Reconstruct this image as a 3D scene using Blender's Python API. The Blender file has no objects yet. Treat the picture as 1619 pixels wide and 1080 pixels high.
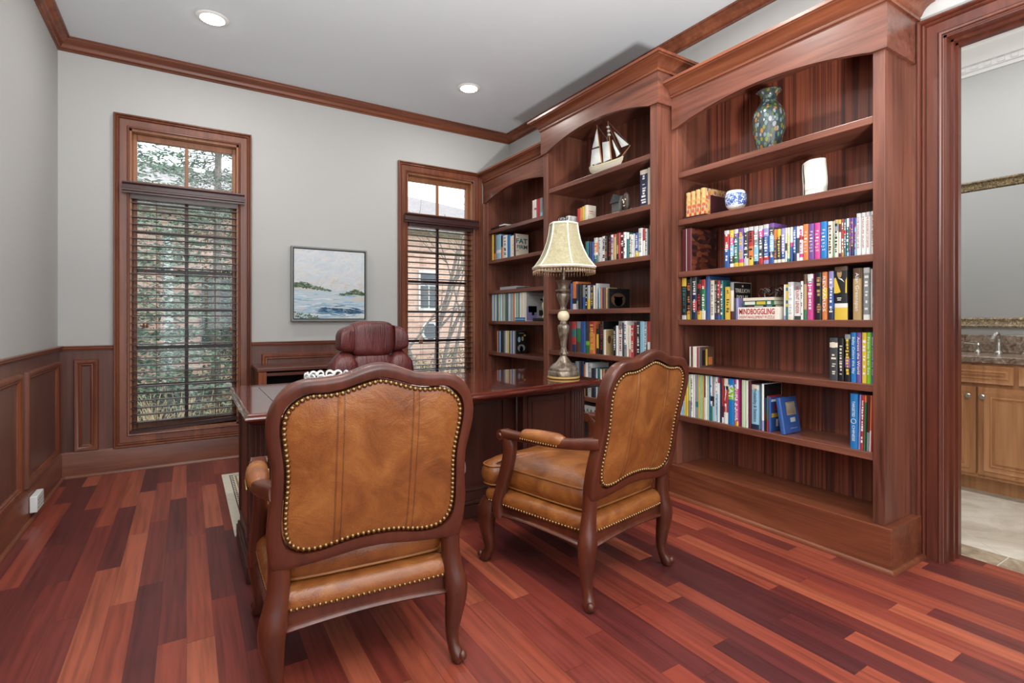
import bpy, bmesh, math, random
from mathutils import Vector, Matrix
random.seed(7)
SC = bpy.context.scene
COL = SC.collection
R = math.radians
OFF = {}
# ------------------------------------------------------------------ materials
def srgb(r, g, b):
    def c(x):
        x /= 255.0
        return x / 12.92 if x <= .04045 else ((x + .055) / 1.055) ** 2.4
    return (c(r), c(g), c(b), 1)
MATS = {}
def base(name):
    m = bpy.data.materials.new(name); m.use_nodes = True
    MATS[name] = m
    nt = m.node_tree
    return m, nt, nt.nodes['Principled BSDF']
def setp(p, rough=.5, metal=0, coat=0, spec=.5, coat_rough=.1, sheen=0):
    p.inputs['Roughness'].default_value = rough
    p.inputs['Metallic'].default_value = metal
    p.inputs['Coat Weight'].default_value = coat
    p.inputs['Coat Roughness'].default_value = coat_rough
    p.inputs['Specular IOR Level'].default_value = spec
    p.inputs['Sheen Weight'].default_value = sheen
def plain(name, col, rough=.5, **k):
    if name in MATS: return MATS[name]
    m, nt, p = base(name); p.inputs['Base Color'].default_value = col; setp(p, rough, **k)
    return m
def ramp(nt, stops):
    n = nt.nodes.new('ShaderNodeValToRGB'); e = n.color_ramp.elements
    e[0].position, e[0].color = stops[0]
    e[1].position, e[1].color = stops[-1]
    for pos, c in stops[1:-1]:
        q = e.new(pos); q.color = c
    return n
def coords(nt, scale, kind='Object'):
    t = nt.nodes.new('ShaderNodeTexCoord'); mp = nt.nodes.new('ShaderNodeMapping')
    mp.inputs['Scale'].default_value = scale
    nt.links.new(t.outputs[kind], mp.inputs['Vector'])
    return mp.outputs['Vector']
def noise(nt, vec, scale=1, detail=4, rough=.55, dist=0):
    n = nt.nodes.new('ShaderNodeTexNoise')
    n.inputs['Scale'].default_value = scale; n.inputs['Detail'].default_value = detail
    n.inputs['Roughness'].default_value = rough; n.inputs['Distortion'].default_value = dist
    nt.links.new(vec, n.inputs['Vector'])
    return n.outputs['Fac']
def bump(nt, p, h, strength=.1, dist=.01):
    b = nt.nodes.new('ShaderNodeBump'); b.inputs['Strength'].default_value = strength
    b.inputs['Distance'].default_value = dist
    nt.links.new(h, b.inputs['Height']); nt.links.new(b.outputs['Normal'], p.inputs['Normal'])
def mixc(nt, a, b, fac, mode='MIX'):
    n = nt.nodes.new('ShaderNodeMix'); n.data_type = 'RGBA'; n.blend_type = mode
    for s, v in ((6, a), (7, b)):
        if isinstance(v, tuple): n.inputs[s].default_value = v
        else: nt.links.new(v, n.inputs[s])
    if isinstance(fac, (int, float)): n.inputs[0].default_value = fac
    else: nt.links.new(fac, n.inputs[0])
    return n.outputs[2]
def wood(name, dark, mid, light, axis='Z', rough=.36, coat=.25, fine=38, stripe=0):
    m, nt, p = base(name)
    s = [fine, fine, fine]; s['XYZ'.index(axis)] = 1.6
    s2 = [4, 4, 4]; s2['XYZ'.index(axis)] = .7
    a = noise(nt, coords(nt, s), 1, 5, .6, .6)
    b = noise(nt, coords(nt, s2), 1, 3, .5, 1.2)
    if stripe:
        s3 = [stripe] * 3; s3['XYZ'.index(axis)] = .25
        st = noise(nt, coords(nt, s3), 1, 2, .6, .3)
        r = ramp(nt, [(.34, dark), (.47, mid), (.55, dark), (.66, light)])
        nt.links.new(st, r.inputs[0]); c1 = r.outputs[0]
        r2 = ramp(nt, [(.35, dark), (.65, light)]); nt.links.new(a, r2.inputs[0])
        c = mixc(nt, c1, r2.outputs[0], .35)
    else:
        r = ramp(nt, [(.3, dark), (.5, mid), (.72, light)]); nt.links.new(a, r.inputs[0])
        r2 = ramp(nt, [(.3, dark), (.5, mid), (.7, light)]); nt.links.new(b, r2.inputs[0])
        c = mixc(nt, r.outputs[0], r2.outputs[0], .5)
    nt.links.new(c, p.inputs['Base Color'])
    setp(p, max(rough, .34), coat=coat * .7, coat_rough=.3); bump(nt, p, a, .06, .003)
    return m
D, M_, L_ = srgb(78, 38, 24), srgb(116, 63, 41), srgb(148, 87, 58)
for ax in 'XYZ':
    wood('mahogany_' + ax, D, M_, L_, ax)
    wood('shelf_wood_' + ax, srgb(64, 34, 26), srgb(112, 66, 51), srgb(144, 91, 72), ax, .33, .3)
    wood('panel_wood_' + ax, srgb(74, 45, 38), srgb(101, 64, 54), srgb(122, 82, 69), ax, .34, .3)
    wood('desk_wood_' + ax, srgb(42, 20, 15), srgb(64, 31, 23), srgb(82, 43, 32), ax, .3, .4)
    wood('door_wood_' + ax, srgb(60, 27, 19), srgb(92, 45, 32), srgb(120, 63, 45), ax)
    wood('window_wood_' + ax, srgb(120, 72, 44), srgb(152, 98, 64), srgb(176, 122, 84), ax, .4, .2)
wood('striped_wood', srgb(58, 32, 27), srgb(156, 84, 60), srgb(134, 76, 58), 'Z', .36, .25, 40, 26)
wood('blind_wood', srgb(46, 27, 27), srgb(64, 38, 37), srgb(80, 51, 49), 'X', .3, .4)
wood('console_wood', srgb(88, 38, 18), srgb(128, 64, 32), srgb(154, 84, 46), 'Z', .34, .3)
wood('console_top', srgb(72, 36, 26), srgb(98, 54, 40), srgb(118, 70, 54), 'X', .3, .4)
wood('chair_wood', srgb(52, 23, 14), srgb(84, 39, 24), srgb(108, 54, 34), 'Z', .33, .22, 30)
wood('vanity_wood', srgb(138, 90, 56), srgb(182, 128, 84), srgb(204, 152, 106), 'Z', .4, .2)
def leather(name, dark, mid, light, rough=.38, wr=0, wscale=(3, 3, 3)):
    m, nt, p = base(name)
    a = noise(nt, coords(nt, (7, 7, 7)), 1, 5, .6, .8)
    g = noise(nt, coords(nt, (260, 260, 260)), 1, 2, .5)
    r = ramp(nt, [(.3, dark), (.5, mid), (.72, light)]); nt.links.new(a, r.inputs[0])
    nt.links.new(r.outputs[0], p.inputs['Base Color'])
    setp(p, rough, coat=.2, coat_rough=.34)
    if wr:
        w = noise(nt, coords(nt, wscale), 1, 4, .6, 1.5)
        mx = nt.nodes.new('ShaderNodeMath'); mx.operation = 'MULTIPLY_ADD'
        nt.links.new(w, mx.inputs[0]); mx.inputs[1].default_value = wr; nt.links.new(g, mx.inputs[2])
        bump(nt, p, mx.outputs[0], .25, .004)
    else: bump(nt, p, g, .12, .002)
    return m
leather('tan_leather', srgb(104, 57, 25), srgb(138, 80, 36), srgb(164, 105, 51), .32, 6, (9, 9, 9))
leather('burgundy_leather', srgb(66, 24, 23), srgb(90, 36, 34), srgb(110, 52, 48), .36, 14, (30, 10, 4))
plain('nail_brass', srgb(146, 118, 78), .36, metal=1)
plain('gold_cord', srgb(176, 128, 62), .6)
plain('wall_paint', srgb(189, 190, 188), .75, spec=.3)
plain('ceiling_paint', srgb(214, 220, 224), .85, spec=.2)
plain('white_paint', srgb(232, 232, 230), .45)
plain('white_plastic', srgb(226, 230, 228), .4)
plain('black_plastic', srgb(24, 24, 26), .4)
plain('chrome', srgb(200, 198, 190), .25, metal=1)
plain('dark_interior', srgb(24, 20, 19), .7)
def glass(name):
    m, nt, p = base(name)
    nt.nodes.remove(p); o = nt.nodes['Material Output']
    t = nt.nodes.new('ShaderNodeBsdfTransparent'); g = nt.nodes.new('ShaderNodeBsdfGlossy')
    g.inputs['Roughness'].default_value = .02
    f = nt.nodes.new('ShaderNodeFresnel'); f.inputs[0].default_value = 1.45
    mx = nt.nodes.new('ShaderNodeMixShader')
    nt.links.new(f.outputs[0], mx.inputs[0]); nt.links.new(t.outputs[0], mx.inputs[1]); nt.links.new(g.outputs[0], mx.inputs[2])
    nt.links.new(mx.outputs[0], o.inputs[0])
glass('window_glass')
def emit(name, col, s):
    m, nt, p = base(name)
    p.inputs['Base Color'].default_value = (0, 0, 0, 1)
    p.inputs['Emission Color'].default_value = col; p.inputs['Emission Strength'].default_value = s
LENS = 30
emit('lamp_lens', (1, .955, .9, 1), LENS)
def floor_mat():
    m, nt, p = base('plank_floor'); N = nt.nodes; L = nt.links
    t = N.new('ShaderNodeTexCoord'); sp = N.new('ShaderNodeSeparateXYZ'); L.new(t.outputs['Object'], sp.inputs[0])
    def math_(op, a, b=None, c=None):
        n = N.new('ShaderNodeMath'); n.operation = op
        for i, v in enumerate((a, b, c)):
            if v is None: continue
            if isinstance(v, (int, float)): n.inputs[i].default_value = v
            else: L.new(v, n.inputs[i])
        return n.outputs[0]
    W = .083
    u = math_('DIVIDE', sp.outputs[0], W); row = math_('FLOOR', u)
    wn = N.new('ShaderNodeTexWhiteNoise'); wn.noise_dimensions = '1D'; L.new(row, wn.inputs['W'])
    ln = math_('MULTIPLY_ADD', wn.outputs['Value'], .45, .75)
    v0 = math_('MULTIPLY_ADD', wn.outputs['Value'], 17.3, sp.outputs[1])
    v = math_('DIVIDE', v0, ln); colm = math_('FLOOR', v)
    cb = N.new('ShaderNodeCombineXYZ'); L.new(row, cb.inputs[0]); L.new(colm, cb.inputs[1])
    w2 = N.new('ShaderNodeTexWhiteNoise'); w2.noise_dimensions = '3D'; L.new(cb.outputs[0], w2.inputs['Vector'])
    r = ramp(nt, [(0, srgb(78, 36, 37)), (.18, srgb(96, 43, 41)), (.42, srgb(116, 51, 44)), (.62, srgb(132, 59, 47)), (.8, srgb(150, 73, 54)), (1, srgb(170, 92, 67))])
    L.new(w2.outputs['Value'], r.inputs[0])
    # grain, shifted board by board
    sh = N.new('ShaderNodeVectorMath'); sh.operation = 'MULTIPLY_ADD'
    L.new(w2.outputs['Color'], sh.inputs[0]); sh.inputs[1].default_value = (9, 9, 9); L.new(t.outputs['Object'], sh.inputs[2])
    mp = N.new('ShaderNodeMapping'); mp.inputs['Scale'].default_value = (55, 2.2, 1); L.new(sh.outputs[0], mp.inputs[0])
    a = noise(nt, mp.outputs[0], 1, 2.5, .55, .3)
    g = ramp(nt, [(.28, (.5, .5, .5, 1)), (.55, (1, 1, 1, 1)), (.8, (1.25, 1.2, 1.15, 1))]); L.new(a, g.inputs[0])
    c = mixc(nt, r.outputs[0], g.outputs[0], .8, 'MULTIPLY')
    fu = math_('FRACT', u); fv = math_('FRACT', v)
    eu = math_('LESS_THAN', math_('MINIMUM', fu, math_('SUBTRACT', 1, fu)), .011)
    ev = math_('LESS_THAN', math_('MINIMUM', fv, math_('SUBTRACT', 1, fv)), .0014)
    e = math_('MAXIMUM', eu, ev)
    c = mixc(nt, c, srgb(48, 20, 16), math_('MULTIPLY', e, .5))
    L.new(c, p.inputs['Base Color'])
    setp(p, .34)
floor_mat()
def tile_mat():
    m, nt, p = base('stone_tile')
    a = noise(nt, coords(nt, (3, 3, 3)), 1, 6, .65, 1.5)
    r = ramp(nt, [(.3, srgb(176, 166, 148)), (.55, srgb(204, 196, 180)), (.75, srgb(222, 216, 204))]); nt.links.new(a, r.inputs[0])
    mp = nt.nodes.new('ShaderNodeMapping'); t = nt.nodes.new('ShaderNodeTexCoord'); nt.links.new(t.outputs['Object'], mp.inputs[0])
    mp.inputs['Rotation'].default_value = (0, 0, R(45))
    b = nt.nodes.new('ShaderNodeTexBrick'); b.offset = 0
    b.inputs['Scale'].default_value = 1; b.inputs['Brick Width'].default_value = .42; b.inputs['Row Height'].default_value = .42
    b.inputs['Mortar Size'].default_value = .004; nt.links.new(mp.outputs[0], b.inputs['Vector'])
    c = mixc(nt, r.outputs[0], srgb(196, 190, 176), b.outputs['Fac'])
    nt.links.new(c, p.inputs['Base Color']); setp(p, .35)
tile_mat()
def stone(name, stops, scale=14, rough=.25, dist=1.5, metal=0):
    m, nt, p = base(name)
    a = noise(nt, coords(nt, (scale,) * 3), 1, 7, .7, dist)
    r = ramp(nt, stops); nt.links.new(a, r.inputs[0]); nt.links.new(r.outputs[0], p.inputs['Base Color']); setp(p, rough, metal)
stone('border_stone', [(.3, srgb(120, 104, 84)), (.5, srgb(160, 144, 122)), (.7, srgb(196, 182, 160))], 9, .35)
stone('brown_granite', [(.3, srgb(60, 48, 40)), (.45, srgb(112, 92, 78)), (.6, srgb(150, 132, 116)), (.75, srgb(206, 196, 184))], 22)
stone('rug_pile', [(.3, srgb(206, 198, 180)), (.6, srgb(224, 218, 202))], 60, .95)
plain('rug_dark', srgb(84, 74, 62), .95); plain('rug_olive', srgb(150, 134, 98), .95)
stone('shade_cloth', [(.3, srgb(148, 140, 108)), (.5, srgb(170, 162, 130)), (.7, srgb(186, 180, 150))], 40, .8)
plain('cream_braid', srgb(232, 228, 212), .7)
stone('aged_metal', [(.32, srgb(72, 62, 53)), (.5, srgb(126, 112, 98)), (.68, srgb(176, 164, 148))], 16, .34, .8, .55)
stone('onyx', [(.3, srgb(222, 204, 160)), (.6, srgb(240, 230, 200))], 25, .2)
plain('antique_gold', srgb(196, 160, 96), .5)
stone('frame_gilt', [(.35, srgb(48, 40, 32)), (.5, srgb(112, 92, 62)), (.65, srgb(188, 168, 124))], 60, .4)
def mirror_mat():
    m, nt, p = base('mirror_silver'); p.inputs['Base Color'].default_value = (.9, .9, .9, 1); setp(p, .02, metal=1)
mirror_mat()
def blob(name, bg, cols, scale, thr=.35, rough=.15):
    m, nt, p = base(name)
    v = nt.nodes.new('ShaderNodeTexVoronoi'); v.inputs['Scale'].default_value = 1
    nt.links.new(coords(nt, scale), v.inputs['Vector'])
    wn = nt.nodes.new('ShaderNodeSeparateColor'); nt.links.new(v.outputs['Color'], wn.inputs[0])
    r = ramp(nt, [(i / (len(cols) - 1), c) for i, c in enumerate(cols)]); r.color_ramp.interpolation = 'CONSTANT'
    nt.links.new(wn.outputs[0], r.inputs[0])
    lt = nt.nodes.new('ShaderNodeMath'); lt.operation = 'LESS_THAN'; lt.inputs[1].default_value = thr
    nt.links.new(v.outputs['Distance'], lt.inputs[0])
    nt.links.new(mixc(nt, bg, r.outputs[0], lt.outputs[0]), p.inputs['Base Color']); setp(p, rough, coat=.4)
blob('murrine_glass', srgb(58, 68, 68), [srgb(40, 60, 70), srgb(112, 112, 50), srgb(84, 112, 92), srgb(150, 104, 50), srgb(104, 122, 126), srgb(70, 88, 44), srgb(130, 132, 140), srgb(96, 60, 52)], (58, 58, 34), .46, .1)
stone('delft', [(.44, srgb(224, 229, 234)), (.49, srgb(120, 150, 205)), (.53, srgb(44, 84, 166)), (.60, srgb(34, 66, 146)), (.66, srgb(206, 216, 230))], 75, .15, .6)
blob('gilt_binding', srgb(206, 168, 110), [srgb(150, 110, 120), srgb(190, 80, 60), srgb(220, 190, 130), srgb(110, 100, 120), srgb(200, 140, 80), srgb(230, 205, 150)], (55, 55, 40), .5, .5)
blob('album_print', srgb(70, 30, 22), [srgb(60, 26, 22), srgb(112, 58, 36), srgb(40, 20, 18), srgb(96, 46, 30), srgb(120, 70, 40)], (18, 18, 40), .7, .5)
PAL = dict(w=(228, 228, 224), e=(222, 212, 190), k=(26, 25, 27), n=(32, 42, 78), b=(44, 84, 158), B=(22, 118, 196), c=(136, 190, 214), t=(34, 112, 116),
           g=(44, 120, 72), l=(128, 200, 32), m=(138, 206, 176), y=(228, 190, 52), o=(222, 120, 56), r=(186, 44, 46), d=(92, 26, 36), p=(112, 70, 150),
           v=(146, 140, 200), f=(206, 58, 140), a=(134, 138, 142), h=(190, 192, 192), x=(96, 66, 46), z=(184, 150, 96), q=(62, 64, 68), i=(192, 212, 168))
def mute(c): g = sum(c) / 3; return tuple(q * .86 + g * .14 for q in c)
def pal(c): return plain('cover_' + c, srgb(*mute(PAL[c])), .42, coat=.1)
for c in PAL: pal(c)
stone('page_edge', [(.3, srgb(214, 204, 180)), (.7, srgb(232, 225, 206))], 300, .8)
# ------------------------------------------------------------------ mesh builder
class MB:
    def __init__(s): s.v = []; s.f = []; s.m = []
    def add(s, vs, fs, m=0):
        n = len(s.v); s.v += [tuple(q) for q in vs]
        for f in fs: s.f.append(tuple(i + n for i in f)); s.m.append(m)
        return s
    def box(s, x0, x1, y0, y1, z0, z1, m=0):
        vs = [(x, y, z) for x in (x0, x1) for y in (y0, y1) for z in (z0, z1)]
        return s.add(vs, [(0, 1, 3, 2), (4, 6, 7, 5), (0, 4, 5, 1), (2, 3, 7, 6), (0, 2, 6, 4), (1, 5, 7, 3)], m)
    def grid(s, rows, m=0, cu=False, cv=False, cap0=False, cap1=False):
        n = len(rows[0]); k = len(rows); vs = [p for r in rows for p in r]; fs = []
        for i in range(k if cv else k - 1):
            for j in range(n if cu else n - 1):
                a, b = i * n + j, i * n + (j + 1) % n; c, d = ((i + 1) % k) * n + (j + 1) % n, ((i + 1) % k) * n + j
                fs.append((a, b, c, d))
        if cap0: fs.append(tuple(range(n))[::-1])
        if cap1: fs.append(tuple(range((k - 1) * n, k * n)))
        return s.add(vs, fs, m)
    def lathe(s, prof, c=(0, 0, 0), n=32, m=0, lobes=0, amp=0, cap=True, sx=1, sy=1):
        rows = []
        for r, z in prof:
            rows.append([(c[0] + sx * r * (1 + amp * math.cos(lobes * t)) * math.cos(t), c[1] + sy * r * (1 + amp * math.cos(lobes * t)) * math.sin(t), c[2] + z) for t in (2 * math.pi * j / n for j in range(n))])
        return s.grid(rows, m, cu=True, cap0=cap, cap1=cap)
    def tube(s, path, rad, n=10, m=0, up=(0, 0, 1), closed=False, e=1):
        pw = lambda q: math.copysign(abs(q) ** e, q)
        P = [Vector(q) for q in path]; k = len(P); rows = []
        if not isinstance(rad, (list, tuple)): rad = [rad] * k
        prev = None
        for i, p in enumerate(P):
            t = (P[(i + 1) % k] - P[i - 1]) if closed else (P[min(i + 1, k - 1)] - P[max(i - 1, 0)])
            t.normalize()
            if prev is None:
                u = Vector(up); u = u - t * u.dot(t)
                if u.length < 1e-3: u = Vector((1, 0, 0)); u = u - t * u.dot(t)
            else: u = prev - t * prev.dot(t)
            u.normalize(); prev = u; w = t.cross(u)
            r = rad[i]; ru, rw = r if isinstance(r, (list, tuple)) else (r, r)
            rows.append([tuple(p + u * ru * pw(math.cos(a)) + w * rw * pw(math.sin(a))) for a in (2 * math.pi * j / n for j in range(n))])
        return s.grid(rows, m, cu=True, cv=closed, cap0=not closed, cap1=not closed)
    def sweep(s, path, N, prof, closed=False, m=0):
        P = [Vector(q) for q in path]; N = Vector(N).normalized(); k = len(P); rows = []
        for i in range(k):
            sides = []
            if closed or i > 0: sides.append(N.cross((P[i] - P[i - 1]).normalized()))
            if closed or i < k - 1: sides.append(N.cross((P[(i + 1) % k] - P[i]).normalized()))
            if len(sides) == 2:
                d = sides[0] + sides[1]; d = d / max(1e-6, 1 + sides[0].dot(sides[1]))
            else: d = sides[0]
            rows.append([tuple(P[i] + d * a + N * b) for a, b in prof])
        return s.grid(rows, m, cu=True, cv=closed, cap0=not closed, cap1=not closed)
    def prism(s, pts, fn, h0, h1, m=0):
        n = len(pts)
        return s.add([fn(a, b, h0) for a, b in pts] + [fn(a, b, h1) for a, b in pts],
                     [tuple(range(n))[::-1], tuple(range(n, 2 * n))] + [(i, (i + 1) % n, n + (i + 1) % n, n + i) for i in range(n)], m)
    def ball(s, c, r, n=8, m=0, sc=(1, 1, 1)):
        rows = [[(c[0] + sc[0] * r * math.sin(a) * math.cos(t), c[1] + sc[1] * r * math.sin(a) * math.sin(t), c[2] + sc[2] * r * math.cos(a)) for t in (2 * math.pi * j / n for j in range(n))] for a in (math.pi * (i + .02) / (n // 2 + .04) for i in range(n // 2 + 1))]
        return s.grid(rows, m, cu=True, cap0=True, cap1=True)
    def build(s, name, mats, parent=None, bevel=0, smooth=35, subd=0, world=True, seg=2):
        if not isinstance(mats, (list, tuple)): mats = [mats]
        o_ = OFF.get(parent.name, Vector()) if (parent and world) else Vector()
        me = bpy.data.meshes.new(name)
        me.from_pydata([(x - o_.x, y - o_.y, z - o_.z) for x, y, z in s.v], [], s.f)
        for q in mats: me.materials.append(MATS[q] if isinstance(q, str) else q)
        me.polygons.foreach_set('material_index', s.m)
        bm = bmesh.new(); bm.from_mesh(me); bmesh.ops.recalc_face_normals(bm, faces=bm.faces)
        bm.to_mesh(me); bm.free()
        if smooth:
            me.shade_smooth(); me.set_sharp_from_angle(angle=R(smooth))
        o = bpy.data.objects.new(name, me); COL.objects.link(o)
        if parent:
            o.parent = parent
            if world: OFF[o.name] = o_
        if bevel:
            b = o.modifiers.new('bevel', 'BEVEL'); b.width = bevel; b.segments = seg; b.limit_method = 'ANGLE'; b.angle_limit = R(40)
        if subd:
            b = o.modifiers.new('subd', 'SUBSURF'); b.levels = subd; b.render_levels = subd
        return o
def tag(o, label=None, cat=None, group=None, kind=None):
    if label: o['label'] = label
    if cat: o['category'] = cat
    if group: o['group'] = group
    if kind: o['kind'] = kind
    return o
def thing(name, loc, label, cat, rz=0, group=None):
    o = bpy.data.objects.new(name, None); o.empty_display_size = .1
    COL.objects.link(o); o.location = loc; o.rotation_euler = (0, 0, rz)
    OFF[o.name] = Vector(loc)
    return tag(o, label, cat, group)
def solid(name, mb, mats, loc, label, cat, group=None, **k):       # a thing that is one mesh (or a mesh carrying parts)
    v = Vector(loc); mb.v = [(a - v.x, b - v.y, c - v.z) for a, b, c in mb.v]
    o = mb.build(name, mats, **k); o.location = loc; OFF[o.name] = v
    return tag(o, label, cat, group)
def struct(name, mb, mats, parent=None, **k):
    o = mb.build(name, mats, parent, **k)
    if not parent: o['kind'] = 'structure'
    return o
def catmull(P, n=6, closed=False):
    out = []; k = len(P)
    for i in range(k if closed else k - 1):
        p0 = P[(i - 1) % k] if closed or i > 0 else P[i]; p1 = P[i]; p2 = P[(i + 1) % k]; p3 = P[(i + 2) % k] if closed or i < k - 2 else P[i + 1]
        for j in range(n):
            t = j / n
            out.append(tuple(.5 * (2 * b + (c - a) * t + (2 * a - 5 * b + 4 * c - d) * t * t + (3 * b - a - 3 * c + d) * t ** 3) for a, b, c, d in zip(p0, p1, p2, p3)))
    if not closed: out.append(tuple(P[-1]))
    return out
def resample(L, n):
    L = [Vector(p) for p in L]; k = len(L); d = [0]
    for i in range(k): d.append(d[-1] + (L[(i + 1) % k] - L[i]).length)
    out = []; j = 0
    for i in range(n):
        t = d[-1] * i / n
        while d[j + 1] < t: j += 1
        f = (t - d[j]) / max(1e-9, d[j + 1] - d[j]); out.append(tuple(L[j].lerp(L[(j + 1) % k], f)))
    return out
def sym(half):          # half outline from top centre to bottom centre -> closed loop
    return half + [(-x, z) for x, z in half[-2:0:-1]]
# lettering: mesh made from the built-in font, cached
TXT = {}; BOLD = ('FAT', 'FIRM', 'SAT', 'MINDBOGGLING')
def text_mesh(s):
    if s in TXT: return TXT[s]
    cu = bpy.data.curves.new('lettering', 'FONT'); cu.body = s; cu.extrude = .01; cu.offset = .022 if s in BOLD else 0; cu.resolution_u = 2
    ob = bpy.data.objects.new('lettering', cu); COL.objects.link(ob)
    dg = bpy.context.evaluated_depsgraph_get(); dg.update()
    me = bpy.data.meshes.new_from_object(ob.evaluated_get(dg))
    bpy.data.objects.remove(ob)
    vs = [v.co for v in me.vertices]
    x0, x1 = min(v.x for v in vs), max(v.x for v in vs); y0, y1 = min(v.y for v in vs), max(v.y for v in vs)
    TXT[s] = ([((v.x - x0) / (x1 - x0) - .5, (v.y - y0) / (y1 - y0) - .5, v.z * .05) for v in vs], [tuple(p.vertices) for p in me.polygons], (x1 - x0) / (y1 - y0))
    bpy.data.meshes.remove(me)
    return TXT[s]
AX = {'spine': (Vector((0, 0, -1)), Vector((0, -1, 0))), 'front': (Vector((0, -1, 0)), Vector((0, 0, 1))), 'side': (Vector((1, 0, 0)), Vector((0, 0, 1)))}
def put_text(mb, s, c, ln, ht, how, m=0):
    vs, fs, asp = text_mesh(s); X, Y = AX[how]; Z = X.cross(Y); c = Vector(c)
    mb.add([c + X * (a * ln) + Y * (b * ht) + Z * (q + .0002) for a, b, q in vs], fs, m)
for s_ in ('FRIENDS', 'SAT', 'FAT', 'FIRM', 'MINDBOGGLING', 'DISENTANGLEMENT PUZZLE'): text_mesh(s_)
SKY, EXPO, BATHW = 2.8, 0.17, 14.5
CANW = (8, 8, 20, 20, 9, 9)
FLASH = ((.45, -.9, .6), (.0, .22, 1), 235)
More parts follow.
